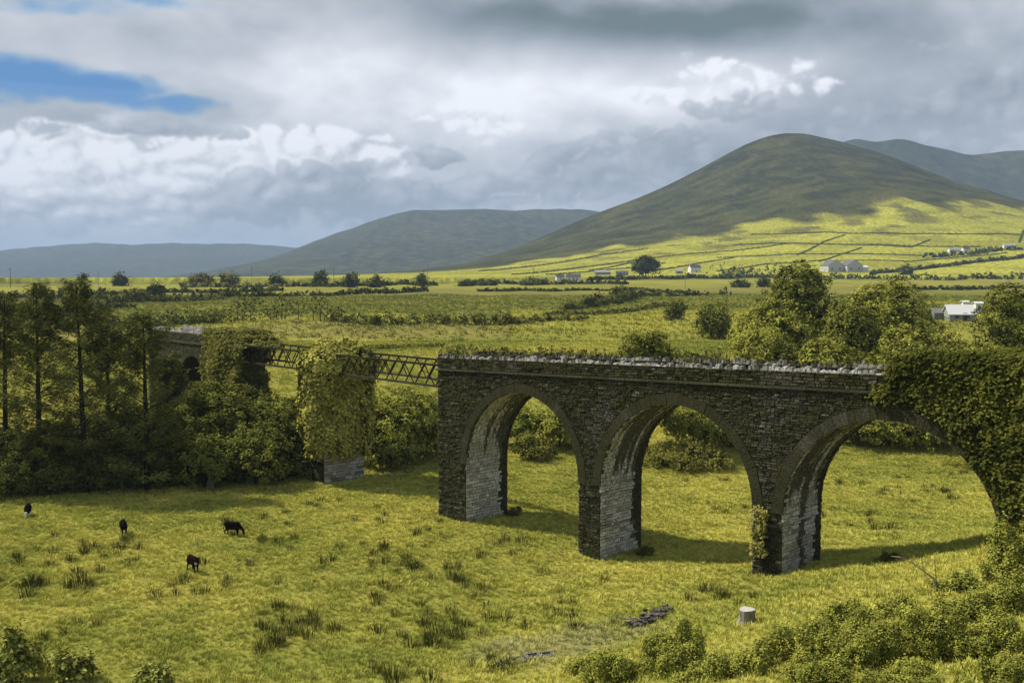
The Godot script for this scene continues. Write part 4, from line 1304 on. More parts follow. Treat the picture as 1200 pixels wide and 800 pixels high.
func build_small() -> void:
	var stone_mat: Material = mats["lichened_stone"]
	# stump
	var at := lift(11.22, -45.45)
	var o := thing("tree_stump", at, "pale sawn tree stump standing in long grass on the bank", "tree stump")
	o.scale = Vector3(0.86, 0.86, 0.86)
	var rings := [[-0.3, 0.62], [0.0, 0.54], [0.18, 0.45], [0.42, 0.42], [0.72, 0.44], [0.80, 0.43]]
	var mb := MB.new()
	for i in rings.size() - 1:
		for k in 18:
			var q := []
			for e: Array in [[i, k], [i + 1, k], [i + 1, k + 1], [i, k + 1]]:
				var g: float = TAU * (int(e[1]) % 18) / 18.0
				var r: float = rings[e[0]][1] * (1.0 + 0.09 * sin(g * 3.0 + 1.0) + 0.05 * sin(g * 7.0) + (0.22 * maxf(0.0, sin(g * 2.5)) if e[0] < 2 else 0.0))
				q.append(Vector3(cos(g) * r, rings[e[0]][0], sin(g) * r))
			mb.quad(q[0], q[1], q[2], q[3], vary(Color(0.36, 0.34, 0.29), 0.3))
	shape("trunk", mb.mesh(), mats["bark"], o)
	mb = MB.new()
	for i in 6:
		var r0 := 0.43 * i / 6.0
		var r1 := 0.43 * (i + 1) / 6.0
		for k in 18:
			var q := []
			for e: Array in [[r0, k], [r1, k], [r1, k + 1], [r0, k + 1]]:
				var g: float = TAU * (int(e[1]) % 18) / 18.0
				var r: float = e[0] * (1.0 + 0.09 * sin(g * 3.0 + 1.0) + 0.05 * sin(g * 7.0))
				q.append(Vector3(cos(g) * r, 0.805 + 0.02 * cos(g), sin(g) * r))
			mb.quad(q[0], q[1], q[2], q[3], vary(Color(0.62, 0.60, 0.55), 0.10))
	shape("sawn_face", mb.mesh(), mats["bark"], o)
	# heap of stones and old timber
	at = lift(7.5, -51.2) + Vector3.DOWN * 0.06
	o = thing("stone_heap", at, "long low heap of grey stones and broken timber in the grass", "stone heap")
	for i in 95:
		var t := rng.randf_range(-1.0, 1.0)
		var dx := t * 1.15 + rng.randfn() * 0.25
		var dz := -t * 1.25 + rng.randfn() * 0.32
		mb = MB.new()
		var y := land(at.x + dx, at.z + dz) - at.y
		rough_stone(mb, Vector3(dx, y + rng.randf_range(0.02, 0.22), dz), Vector3(rng.randf_range(0.12, 0.42), rng.randf_range(0.08, 0.2), rng.randf_range(0.12, 0.32)), rng.randf() * TAU, vary(Color(0.15, 0.145, 0.12), 0.45))
		shape("stone", mb.mesh(), stone_mat, o)
	for i in 2:
		mb = MB.new()
		var g := rng.randf_range(-0.5, 0.5)
		var p := Vector3(-0.9 + i * 0.05, 0.25 + land(at.x - 0.9, at.z + 0.9 - i * 0.35) - at.y, 0.95 - i * 0.42)
		mb.bar(p, p + Vector3(-0.9 * cos(g), 0.05, 0.9 * sin(g)), 0.04, 0.03, 6, Color(0.28, 0.26, 0.21), true)
		shape("timber", mb.mesh(), mats["bark"], o)
	# concrete block in a muddy patch
	at = lift(1.33, -46.24)
	o = thing("concrete_trough", at, "small broken grey concrete trough with two hollows, lying in mud", "trough")
	o.rotation_degrees.y = 14
	mb = MB.new()
	var grey := Color(0.24, 0.24, 0.22)
	for q: Array in [[-0.75, -0.35, 1.5, 0.14], [-0.75, 0.21, 1.5, 0.14], [-0.75, -0.21, 0.16, 0.42], [-0.08, -0.21, 0.16, 0.42], [0.59, -0.21, 0.16, 0.42]]:
		mb.box(Vector3(q[0], -0.15, q[1]), Vector3(q[2], 0, 0), Vector3(0, 0.30 + rng.randf_range(-0.05, 0.05), 0), Vector3(0, 0, q[3]), vary(grey, 0.15))
	shape("rim", mb.mesh(), stone_mat, o)
	mb = MB.new()
	mb.box(Vector3(-0.59, -0.12, -0.208), Vector3(1.18, 0, 0), Vector3(0, 0.2, 0), Vector3(0, 0, 0.416), Color(0.1, 0.1, 0.08))
	shape("floor", mb.mesh(), stone_mat, o)
	# stones round it
	for i in 14:
		var x := 1.33 + rng.randf_range(-2.4, -0.6)
		var z := -46.2 + rng.randf_range(-0.5, 0.7)
		mb = MB.new()
		rough_stone(mb, Vector3.ZERO, Vector3(rng.randf_range(0.15, 0.4), rng.randf_range(0.1, 0.2), rng.randf_range(0.15, 0.35)), rng.randf() * TAU, vary(Color(0.13, 0.125, 0.11), 0.3))
		var st := shape("loose_stone", mb.mesh(), stone_mat)
		st.position = lift(x, z)
		tag(st, "small grey stone lying in mud left of the concrete trough", "stone", "stones by the trough")
	# boulder at the wood's edge
	at = lift(-28.8, -91.7)
	mb = MB.new()
	for i in 3:
		rough_stone(mb, Vector3(0, 0.32 + i * 0.3, 0), Vector3(0.75 - i * 0.14, 0.62, 0.6 - i * 0.1), rng.randf(), Color(0.24, 0.24, 0.20))
	var rock := shape("standing_rock", mb.mesh(), stone_mat)
	rock.position = at
	tag(rock, "upright grey rock at the wood's edge left of the ivy pier", "rock")
	# dead branch on the bank
	at = lift(18.56, -41.59)
	o = thing("dead_branch", at, "bleached bare branch leaning out of the scrub before the third arch", "branch")
	var pale := Color(0.42, 0.37, 0.26)
	mb = MB.new()
	var spine := [Vector3(0, -0.3, 0), Vector3(-0.02, 0.35, 0), Vector3(-0.22, 0.75, 0.1), Vector3(-0.65, 1.05, 0.2), Vector3(-1.2, 1.45, 0.2), Vector3(-1.75, 1.72, 0.3)]
	for i in 5:
		mb.bar(spine[i], spine[i + 1], 0.055 - i * 0.008, 0.047 - i * 0.008, 5, pale)
	shape("main_limb", mb.mesh(), mats["bark"], o)
	for q: Array in [[Vector3(-0.65, 1.05, 0.2), Vector3(-0.8, 1.75, 0.1)], [Vector3(-0.22, 0.75, 0.1), Vector3(-0.75, 0.8, 0.4)], [Vector3(-1.2, 1.45, 0.2), Vector3(-1.15, 1.85, 0.3)], [Vector3(-1.75, 1.72, 0.3), Vector3(-2.1, 1.7, 0.1)], [Vector3(0, 0.3, 0), Vector3(-0.05, 1.5, -0.2)]]:
		mb = MB.new()
		mb.bar(q[0], q[1], 0.026, 0.008, 4, pale if q[1].y < 1.45 or q[1].x < -0.5 else Color(0.1, 0.08, 0.06))
		shape("twig", mb.mesh(), mats["bark"], o)

func build_places() -> void:
	matte("render", 0.9, grain(60, 0.05, 4, 0.85, 1.0), 2.0)
	var pane := matte("pane", 0.15)
	pane.metallic_specular = 0.6
	house(42.2, -859.2, 10, 6.8, 5, 3.2, 2, Color(0.78, 0.78, 0.75), Color(0.10, 0.105, 0.11), 1, 1, "small white outhouse left of the white cottage at the mountain's foot", "outhouse", "outhouse")
	house(53.2, -841.7, -8, 11.8, 6.5, 3.4, 2.6, Color(0.78, 0.78, 0.75), Color(0.10, 0.105, 0.11), 2, 3, "long white cottage by the hedge left of the lone dark tree", "cottage", "house")
	house(218.5, -1165.1, 15, 13.3, 8, 5.5, 3.2, Color(0.78, 0.78, 0.75), Color(0.10, 0.105, 0.11), 2, 3, "white house standing alone right of the lone dark tree", "cottage", "house")
	house(194.9, -1134.5, 0, 8.0, 6, 3, 2, Color(0.27, 0.27, 0.25), Color(0.33, 0.34, 0.34), 0, 1, "grey shed between the lone dark tree and the white house", "shed", "shed")
	house(104.3, -1122.6, 5, 17.8, 7, 3, 2.2, Color(0.27, 0.27, 0.25), Color(0.33, 0.34, 0.34), 0, 0, "long grey barn left of the lone dark tree", "barn", "barn")
	house(122.0, -1078.4, -5, 13.3, 7, 3, 2.2, Color(0.27, 0.27, 0.25), Color(0.10, 0.105, 0.11), 0, 0, "dark roofed barn touching the lone dark tree", "barn", "barn")
	house(375.9, -1143.7, -82, 22, 19, 6.5, 7.0, Color(0.52, 0.52, 0.49), Color(0.14, 0.145, 0.15), 1, 2, "left half of the grey twin gabled farmhouse", "farmhouse", "house")
	house(396.2, -1138.7, -82, 22, 19, 6.5, 7.0, Color(0.52, 0.52, 0.49), Color(0.14, 0.145, 0.15), 1, 2, "right half of the grey twin gabled farmhouse", "farmhouse", "house")
	house(410.9, -1135.2, 20, 8.0, 6, 5, 1.5, Color(0.78, 0.78, 0.75), Color(0.78, 0.78, 0.75), 0, 1, "white outbuilding at the right of the twin gabled farmhouse", "outbuilding", "outbuilding")
	house(608.9, -1342.8, 12, 16.5, 7, 3.5, 2.5, Color(0.78, 0.78, 0.75), Color(0.33, 0.34, 0.34), 1, 3, "long white farmhouse high on the right of the fields", "farmhouse", "house")
	house(628.4, -1349.5, 12, 10.7, 6, 3, 2.2, Color(0.78, 0.78, 0.75), Color(0.10, 0.105, 0.11), 0, 1, "white barn joined to the long white farmhouse high on the right", "barn", "barn")
	house(694.4, -1361.0, -10, 15.5, 7, 3.5, 2.5, Color(0.78, 0.78, 0.75), Color(0.33, 0.34, 0.34), 1, 2, "white house high on the right near the picture's edge", "cottage", "house")
	house(116.6, -253.1, -6, 6.4, 5.5, 1.7, 2.2, Color(0.30, 0.32, 0.30), Color(0.62, 0.64, 0.66), 0, 2, "low shed with a pale corrugated roof right of the tree group", "shed", "shed")
	house(139.6, -299.2, 0, 1.6, 1.4, 3.4, 0.3, Color(0.78, 0.78, 0.75), Color(0.6, 0.62, 0.64), 0, 0, "narrow white tank house standing behind the pale roofed shed", "tank_house", "shed")
	house(141.0, -293.8, 0, 2.1, 2.2, 3.0, 0.4, Color(0.78, 0.78, 0.75), Color(0.6, 0.62, 0.64), 0, 1, "white boxy outhouse right of the pale roofed shed", "outhouse", "outhouse")
	house(112.6, -257.0, 0, 2.7, 3, 1.7, 1, Color(0.27, 0.27, 0.25), Color(0.2, 0.21, 0.2), 0, 0, "grey lean to left of the pale roofed shed", "lean_to", "shed")
	pole(-314.3, -609.1, 12.3, Color(0.10, 0.10, 0.09), "dark utility pole at the far left above the spruces")
	pole(-264.1, -620.6, 10.6, Color(0.5, 0.5, 0.46), "pale utility pole between the spruces and the round bush")
	pole(-172.6, -644.9, 12.8, Color(0.34, 0.32, 0.2), "brownish utility pole in the middle of the left skyline")
	pole(-120.6, -657.7, 11.0, Color(0.3, 0.3, 0.27), "thin grey utility pole by the two dark skyline bushes")
	pole(-92.9, -657.7, 11.6, Color(0.3, 0.3, 0.27), "thin grey utility pole left of the mountain's foot")
	pole(-58.3, -671.1, 14.4, Color(0.48, 0.40, 0.14), "yellowish utility pole where the mountain meets the plain")
	pole(104.6, -587.4, 11.9, Color(0.5, 0.44, 0.12), "yellow utility pole below the white house")
	pole(15.0, -685.1, 12.0, Color(0.3, 0.28, 0.2), "grey utility pole left of the white cottage")
	fence([Vector2(-59.1, -223.7), Vector2(-49.5, -223.1), Vector2(-39.9, -222.6), Vector2(-30.5, -222.0), Vector2(-21.0, -221.4), Vector2(-11.7, -220.8), Vector2(-2.3, -220.3), Vector2(7.0, -219.7)], "wire fence on wooden posts along the hedge beyond the girders")
	fence([Vector2(-14.1, -102.1), Vector2(-12.9, -102.5), Vector2(-11.2, -103.2), Vector2(-9.5, -103.8), Vector2(-8.1, -104.2)], "wire fence on wooden posts below the right girder")
	fence([Vector2(39.1, -222.2), Vector2(47.4, -228.4), Vector2(54.1, -235.0), Vector2(62.6, -245.5)], "wire fence on wooden posts left of the tree group")

func build_plain() -> void:
	var dk := Color(0.056, 0.068, 0.017)
	var dk2 := Color(0.10, 0.112, 0.026)
	var md := Color(0.105, 0.11, 0.024)
	var md2 := Color(0.165, 0.16, 0.036)
	var pale := Color(0.23, 0.25, 0.06)
	var gorse := Color(0.092, 0.110, 0.022)
	var gorse_tip := Color(0.26, 0.27, 0.05)
	hedge([Vector2(-86.2, -241.9), Vector2(-77.7, -245.5), Vector2(-66.9, -245.5)], 4.46, 4.81, 0.56, dk, dk2, "dark hedge right behind the far abutment's parapet", "hedges on the plain", 0.25)
	hedge([Vector2(-74.6, -257.0), Vector2(-59.2, -249.2), Vector2(-45.7, -241.9)], 6.84, 6.31, 0.57, dk, dk2, "tall dark thorn hedge beyond the left girder", "hedges on the plain", 0.25)
	hedge([Vector2(-45.1, -238.4), Vector2(-30.6, -231.6), Vector2(-16.1, -228.4), Vector2(0.0, -228.4)], 2.38, 2.93, 0.53, dk, dk2, "low hedge running right from the tall thorn hedge", "hedges on the plain", 0.25)
	hedge([Vector2(0.0, -228.4), Vector2(8.4, -238.4), Vector2(19.4, -245.5)], 1.62, 1.25, 0.54, dk2, md2, "broken low hedge in the middle of the plain", "hedges on the plain", 0.6)
	hedge([Vector2(22.2, -316.4), Vector2(34.6, -342.8), Vector2(49.9, -391.8)], 3.60, 3.60, 0.80, dk, dk2, "bushy hedge climbing towards the lone dark tree", "hedges on the plain", 0.25)
	hedge([Vector2(51.1, -401.4), Vector2(78.1, -444.7), Vector2(97.6, -444.7)], 2.95, 2.27, 0.98, dk, dk2, "thin hedge right of the climbing bushy hedge", "hedges on the plain", 0.5)
	hedge([Vector2(-150.8, -357.7), Vector2(-134.4, -382.7), Vector2(-117.0, -391.8)], 3.44, 4.25, 0.86, dk, dk2, "dark hedge across the left of the plain, nearer of two", "hedges on the plain", 0.25)
	hedge([Vector2(-119.8, -401.4), Vector2(-105.4, -444.7), Vector2(-74.3, -470.1), Vector2(-45.1, -514.1)], 2.61, 2.81, 1.05, dk, dk2, "long thin hedge on the left of the plain", "hedges on the plain", 0.25)
	hedge([Vector2(-206.5, -391.8), Vector2(-185.8, -391.8), Vector2(-173.4, -411.4)], 4.09, 4.73, 0.91, dk, dk2, "dark hedge behind the spruces", "hedges on the plain", 0.25)
	hedge([Vector2(-131.5, -249.2), Vector2(-114.9, -241.9), Vector2(-99.2, -235.0), Vector2(-81.3, -225.3)], 2.72, 3.13, 0.54, dk, dk2, "dark hedge low behind the spruces and abutment", "hedges on the plain", 0.25)
	hedge([Vector2(-216.4, -632.5), Vector2(-179.7, -620.6), Vector2(-144.3, -632.5)], 2.87, 3.31, 1.44, dk2, md2, "far hedge on the left skyline", "hedges on the plain", 0.25)
	hedge([Vector2(-144.3, -632.5), Vector2(-96.2, -644.9), Vector2(-54.1, -685.1)], 2.99, 3.45, 1.49, dk, dk2, "far hedge on the skyline left of the mountain", "hedges on the plain", 0.25)
	hedge([Vector2(-36.1, -685.1), Vector2(0.0, -712.1), Vector2(31.2, -711.7), Vector2(84.3, -711.7)], 3.23, 3.96, 1.61, dk, dk2, "thick dark hedge in front of the white cottage", "hedges on the plain", 0.1)
	hedge([Vector2(65.1, -825.0), Vector2(125.8, -896.3), Vector2(213.6, -936.8), Vector2(271.1, -936.8)], 3.29, 3.79, 2.05, dk, dk2, "long dark hedge below the white house", "hedges on the plain", 0.1)
	hedge([Vector2(271.1, -936.8), Vector2(314.4, -896.3), Vector2(361.7, -859.2), Vector2(471.6, -896.3)], 5.12, 5.91, 2.05, dk, dk2, "long dark hedge below the twin gabled farmhouse", "hedges on the plain", 0.1)
	hedge([Vector2(221.4, -548.4), Vector2(263.8, -567.2), Vector2(309.3, -587.4)], 1.95, 1.50, 1.30, dk, dk2, "thin hedge crossing the right of the plain", "hedges on the plain", 0.3)
	hedge([Vector2(397.8, -1080.4), Vector2(483.9, -1150.4), Vector2(575.7, -1216.9), Vector2(664.9, -1265.5)], 4.04, 3.11, 2.69, dk, dk2, "hedge climbing the fields at the right edge", "hedges on the plain", 0.15)
	hedge([Vector2(-11.6, -164.3), Vector2(0.0, -161.0), Vector2(14.1, -159.5), Vector2(35.0, -158.8)], 1.65, 2.55, 0.37, dk, md2, "low hedge of brambles close behind the parapet", "hedges on the plain", 0.3)
	hedge([Vector2(205.4, -936.8), Vector2(250.2, -1019.0), Vector2(284.7, -1047.6)], 13.73, 21.11, 2.29, dk2, dk2, "grey thicket right of the white house", "hedges on the plain", 0.1)
	hedge([Vector2(550.8, -1296.9), Vector2(606.5, -1307.0), Vector2(660.6, -1335.8), Vector2(705.9, -1344.3)], 6.04, 6.96, 3.02, dk, dk2, "thicket round the white houses high on the right", "hedges on the plain", 0.4)
	hedge([Vector2(-51.3, -1461.8), Vector2(54.6, -1557.9), Vector2(147.5, -1684.6), Vector2(239.1, -1707.6)], 1.64, 1.74, 1.46, dk2, dk2, "thin dark hedge line dividing the bright fields on the mountain's foot", "walls and hedges between the mountain fields", 0.3)
	hedge([Vector2(0.0, -1181.6), Vector2(97.2, -1387.0), Vector2(212.5, -1516.6), Vector2(338.9, -1548.5), Vector2(451.4, -1563.5)], 1.46, 1.56, 1.31, dk2, dk2, "thin dark hedge line dividing the bright fields on the mountain's foot", "walls and hedges between the mountain fields", 0.3)
	hedge([Vector2(302.9, -1441.1), Vector2(401.9, -1434.7), Vector2(483.9, -1381.7), Vector2(554.2, -1318.6)], 1.42, 1.50, 1.27, dk2, dk2, "thin dark hedge line dividing the bright fields on the mountain's foot", "walls and hedges between the mountain fields", 0.3)
	hedge([Vector2(370.1, -1627.0), Vector2(440.4, -1572.9), Vector2(521.2, -1489.1), Vector2(581.8, -1414.6)], 1.56, 1.65, 1.39, dk2, dk2, "thin dark hedge line dividing the bright fields on the mountain's foot", "walls and hedges between the mountain fields", 0.3)
	hedge([Vector2(423.1, -1727.9), Vector2(517.5, -1644.2), Vector2(620.7, -1543.2), Vector2(704.2, -1491.4), Vector2(786.8, -1499.6)], 1.62, 1.71, 1.45, dk2, dk2, "thin dark hedge line dividing the bright fields on the mountain's foot", "walls and hedges between the mountain fields", 0.3)
	hedge([Vector2(521.2, -1489.1), Vector2(615.4, -1406.5), Vector2(661.4, -1374.1)], 1.46, 1.54, 1.30, dk2, dk2, "thin dark hedge line dividing the bright fields on the mountain's foot", "walls and hedges between the mountain fields", 0.3)
	hedge([Vector2(414.2, -1412.0), Vector2(494.2, -1547.9), Vector2(543.9, -1595.0)], 1.55, 1.65, 1.38, dk2, dk2, "thin dark hedge line dividing the bright fields on the mountain's foot", "walls and hedges between the mountain fields", 0.3)
	hedge([Vector2(585.3, -1423.2), Vector2(632.7, -1476.3)], 1.48, 1.57, 1.33, dk2, dk2, "thin dark hedge line dividing the bright fields on the mountain's foot", "walls and hedges between the mountain fields", 0.3)
	hedge([Vector2(737.7, -1417.3), Vector2(816.9, -1557.4)], 1.52, 1.62, 1.36, dk2, dk2, "thin dark hedge line dividing the bright fields on the mountain's foot", "walls and hedges between the mountain fields", 0.3)
	hedge([Vector2(170.0, -1212.1), Vector2(261.7, -1357.9), Vector2(324.8, -1426.3)], 1.36, 1.45, 1.22, dk2, dk2, "thin dark hedge line dividing the bright fields on the mountain's foot", "walls and hedges between the mountain fields", 0.3)
	hedge([Vector2(40.6, -1156.9), Vector2(135.6, -1289.4), Vector2(218.6, -1386.5)], 1.30, 1.38, 1.17, dk2, dk2, "thin dark hedge line dividing the bright fields on the mountain's foot", "walls and hedges between the mountain fields", 0.3)
	hedge([Vector2(248.0, -1179.0), Vector2(341.3, -1298.4), Vector2(417.2, -1323.1), Vector2(510.0, -1265.7)], 1.30, 1.38, 1.16, dk2, dk2, "thin dark hedge line dividing the bright fields on the mountain's foot", "walls and hedges between the mountain fields", 0.3)
	hedge([Vector2(413.2, -1310.3), Vector2(465.4, -1380.8), Vector2(518.2, -1444.3)], 1.41, 1.49, 1.26, dk2, dk2, "thin dark hedge line dividing the bright fields on the mountain's foot", "walls and hedges between the mountain fields", 0.3)
	hedge([Vector2(99.5, -1260.9), Vector2(177.5, -1447.4)], 1.38, 1.46, 1.24, dk2, dk2, "thin dark hedge line dividing the bright fields on the mountain's foot", "walls and hedges between the mountain fields", 0.3)
	hedge([Vector2(505.6, -1254.7), Vector2(584.3, -1283.0), Vector2(667.4, -1314.5)], 1.31, 1.39, 1.18, dk2, dk2, "thin dark hedge line dividing the bright fields on the mountain's foot", "walls and hedges between the mountain fields", 0.3)
	scrub("scrub_bush", -264.9, -657.7, 7.51, 5.20, 1.50, dk, dk2, "round dark bush alone on the left skyline", "bushes on the plain", 1.0)
	scrub("scrub_bush", -210.1, -657.7, 6.94, 9.83, 1.50, md, md2, "wide pale green bush on the left skyline", "bushes on the plain", 1.0)
	scrub("scrub_bush", -191.6, -657.7, 8.09, 6.36, 1.50, md, md2, "yellow green bush right of the wide pale skyline bush", "bushes on the plain", 1.0)
	scrub("scrub_bush", -158.7, -657.7, 5.78, 4.62, 1.50, dk, dk2, "small dark bush on the skyline left of two round ones", "bushes on the plain", 1.0)
	scrub("scrub_bush", -127.3, -644.9, 8.50, 4.53, 1.47, dk, dk2, "dark rounded bush on the skyline, left of a pair", "bushes on the plain", 1.0)
	scrub("scrub_bush", -103.5, -620.6, 8.73, 5.45, 1.42, dk, dk2, "dark rounded bush on the skyline, right of a pair", "bushes on the plain", 1.0)
	scrub("scrub_bush", -85.5, -609.1, 5.89, 4.82, 1.39, dk, dk2, "low dark bush on the skyline right of the pair", "bushes on the plain", 1.0)
	scrub("scrub_bush", -61.2, -657.7, 7.51, 2.31, 1.50, dk, dk2, "narrow dark bush beside the yellowish pole", "bushes on the plain", 1.0)
	scrub("scrub_bush", -167.7, -457.1, 4.82, 4.02, 1.04, dk, dk2, "dark bush between the two left hedges", "bushes on the plain", 1.0)
	scrub("scrub_bush", -158.9, -411.4, 4.34, 6.51, 0.94, dk, dk2, "wide dark bush on the nearer left hedge", "bushes on the plain", 1.0)
	scrub("scrub_bush", -32.6, -231.6, 2.44, 1.22, 0.53, dk, dk2, "small pointed bush on the low hedge beyond the girders", "bushes on the plain", 1.0)
	scrub("scrub_bush", -1.2, -228.4, 2.21, 1.40, 0.52, md, md2, "light green bush in the middle of the plain", "bushes on the plain", 1.0)
	scrub("scrub_bush", 27.7, -335.8, 3.54, 2.36, 0.77, dk, dk2, "dark bush at the start of the climbing hedge", "bushes on the plain", 1.0)
	scrub("scrub_bush", 44.0, -391.8, 4.82, 4.13, 0.90, dk, dk2, "dark bush half way along the climbing hedge", "bushes on the plain", 1.0)
	scrub("scrub_bush", 43.4, -257.0, 4.52, 2.71, 0.59, dk, dk2, "round olive bush in the field left of the lone round tree", "bushes on the plain", 1.0)
	scrub("scrub_bush", 18.9, -316.4, 2.50, 2.78, 0.72, dk2, md2, "olive bush left of the climbing hedge", "bushes on the plain", 1.0)
	scrub("scrub_bush", 15.0, -685.1, 3.25, 12.04, 1.57, dk, dk2, "long dark thicket left of the white cottage", "bushes on the plain", 1.0)
	scrub("scrub_bush", -30.0, -657.7, 2.89, 5.78, 1.50, dk, dk2, "low dark bush by the mountain's left foot", "bushes on the plain", 1.0)
	scrub("scrub_bush", -16.2, -657.7, 2.89, 6.36, 1.50, dk, dk2, "low dark bush left of the long thicket", "bushes on the plain", 1.0)
	scrub("scrub_bush", 163.7, -632.5, 4.45, 3.89, 1.45, dk, dk2, "small dark bush in the field below the white house", "bushes on the plain", 1.0)
	scrub("scrub_bush", 143.2, -609.1, 4.28, 5.89, 1.39, dk, dk2, "wide small bush in the field below the white house", "bushes on the plain", 1.0)
	scrub("scrub_bush", 427.3, -1055.0, 8.34, 5.56, 2.41, dk, dk2, "dark bush on the long hedge right of the farmhouse", "bushes on the plain", 1.0)
	broadleaf("lone_tree", 126.1, -916.1, 23.3, 13.7, 0.12, 1.93, dk, dk, "lone dark round tree among the farm buildings at the mountain's foot", "", 1.3)
	scrub("gorse_bush", 6.7, -38.6, 2.10, 1.78, 0.11, gorse, gorse_tip, "round dark gorse bush right of the stone heap", "scrub on the near bank", 1.0)
	scrub("gorse_bush", 4.0, -38.9, 1.30, 1.37, 0.11, gorse, gorse_tip, "low gorse bush at the bottom edge left of the round gorse", "scrub on the near bank", 1.0)
	scrub("gorse_bush", 8.3, -34.0, 1.20, 1.35, 0.10, gorse, gorse_tip, "low bramble bush right of the round gorse", "scrub on the near bank", 1.0)
	scrub("bramble_bush", 10.8, -34.7, 1.58, 1.52, 0.10, gorse, gorse_tip, "bramble bush below the pale stump, right side", "scrub on the near bank", 1.0)
	scrub("bramble_bush", 12.2, -33.0, 1.74, 1.60, 0.09, gorse, gorse_tip, "wide bramble bush in the middle of the near bank", "scrub on the near bank", 1.0)
	scrub("bramble_bush", 14.3, -32.9, 1.79, 1.59, 0.09, gorse, gorse_tip, "leafy bramble bush below the bleached branch", "scrub on the near bank", 1.0)
	scrub("bramble_bush", 16.0, -31.7, 1.62, 1.39, 0.09, gorse, gorse_tip, "bramble bush near the bottom right corner", "scrub on the near bank", 1.0)
	scrub("bramble_bush", 19.4, -37.3, 1.64, 1.47, 0.10, gorse, gorse_tip, "dense dark bush below the last pier at the right edge", "scrub on the near bank", 1.0)
	scrub("bramble_bush", 21.9, -42.3, 2.60, 1.40, 0.12, gorse, gorse_tip, "tall bush against the foot of the last pier", "scrub on the near bank", 1.0)
	scrub("bramble_bush", 17.4, -36.6, 1.16, 1.29, 0.10, gorse, gorse_tip, "low bramble right of the bleached branch", "scrub on the near bank", 1.0)
	scrub("bramble_bush", 15.0, -28.4, 1.00, 1.12, 0.08, gorse, gorse_tip, "dark bush in the bottom right corner", "scrub on the near bank", 1.0)
	scrub("bramble_bush", 12.4, -30.0, 0.79, 1.45, 0.08, gorse, gorse_tip, "low scrub at the bottom edge, below the leafy bramble", "scrub on the near bank", 1.0)
	scrub("bramble_bush", 10.2, -31.4, 0.83, 1.38, 0.09, gorse, gorse_tip, "low scrub at the bottom edge, below the pale stump", "scrub on the near bank", 1.0)
	scrub("bramble_bush", 15.2, -38.5, 0.88, 1.35, 0.11, gorse, gorse_tip, "low scrub left of the bleached branch", "scrub on the near bank", 1.0)
	scrub("bramble_bush", 13.8, -39.9, 0.77, 1.05, 0.11, gorse, gorse_tip, "small scrub bush right of the pale stump", "scrub on the near bank", 1.0)
	scrub("gorse_bush", 3.4, -42.1, 0.81, 1.11, 0.12, gorse, gorse_tip, "small gorse at the bottom edge right of the trough", "scrub on the near bank", 1.0)
	scrub("bramble_bush", 19.6, -41.7, 0.81, 1.10, 0.12, gorse, gorse_tip, "small scrub beside the bleached branch's foot", "scrub on the near bank", 1.0)
	scrub("gorse_bush", 6.9, -34.6, 0.73, 1.06, 0.10, gorse, gorse_tip, "low gorse at the bottom edge below the round gorse", "scrub on the near bank", 1.0)
	scrub("leafy_shrub", -25.1, -47.3, 3.12, 1.25, 0.25, md, pale, "leafy shrub in the bottom left corner", "shrubs in the bottom left corner", 1.0)
	scrub("leafy_shrub", -21.9, -47.3, 1.66, 1.04, 0.25, md, pale, "pale leaved shrub at the bottom edge near the left corner", "shrubs in the bottom left corner", 1.0)
	scrub("leafy_shrub", -17.6, -46.4, 1.14, 1.02, 0.24, md, pale, "low pale shrub at the bottom edge right of the pale leaved shrub", "shrubs in the bottom left corner", 1.0)
	scrub("scrub_bush", 2.4, -106.7, 2.81, 2.81, 0.24, dk2, md2, "low shrubs under the trees in the first arch", "undergrowth behind the arches", 1.0)
	scrub("scrub_bush", 18.4, -103.4, 2.36, 5.91, 0.24, md, md2, "long low undergrowth seen through the middle arch", "undergrowth behind the arches", 1.0)
	scrub("scrub_bush", 0.0, -81.7, 0.72, 0.86, 0.14, dk, dk2, "dark weeds at the back foot of the first pier", "weeds at the pier feet", 1.0)
	scrub("scrub_bush", 9.7, -69.5, 0.61, 0.79, 0.12, dk, dk2, "dark weeds at the back foot of the second pier", "weeds at the pier feet", 1.0)
	scrub("scrub_bush", 22.0, -55.9, 0.59, 0.83, 0.10, dk, dk2, "dark weeds in the shadow strip of the third arch", "weeds at the pier feet", 1.0)
	scrub("scrub_bush", -46.4, -89.2, 4.70, 3.53, 0.24, dk, dk2, "dark undergrowth at the left edge behind the black and white cow", "undergrowth of the wood on the left", 1.0)
	scrub("scrub_bush", -43.2, -90.3, 5.16, 3.57, 0.24, dk, dk2, "dark undergrowth round the foot of the tall thin spruce", "undergrowth of the wood on the left", 1.0)
	scrub("scrub_bush", -39.8, -91.8, 4.84, 3.63, 0.24, dk, dk2, "dark undergrowth round the foot of the broad ragged spruce", "undergrowth of the wood on the left", 1.0)
	scrub("scrub_bush", -36.4, -92.9, 4.49, 3.67, 0.24, dk, dk2, "dark undergrowth round the foot of the shorter pointed spruce", "undergrowth of the wood on the left", 1.0)
	scrub("scrub_bush", -32.6, -94.1, 4.13, 3.31, 0.25, dk, dk2, "dark undergrowth left of the upright grey rock", "undergrowth of the wood on the left", 1.0)
	scrub("scrub_bush", -27.9, -96.5, 3.82, 3.82, 0.25, dk, dk2, "dark undergrowth right of the upright grey rock", "undergrowth of the wood on the left", 1.0)
	scrub("scrub_bush", -23.7, -98.6, 3.90, 3.03, 0.26, dk, dk2, "dark undergrowth left of the ivy pier's stone foot", "undergrowth of the wood on the left", 1.0)
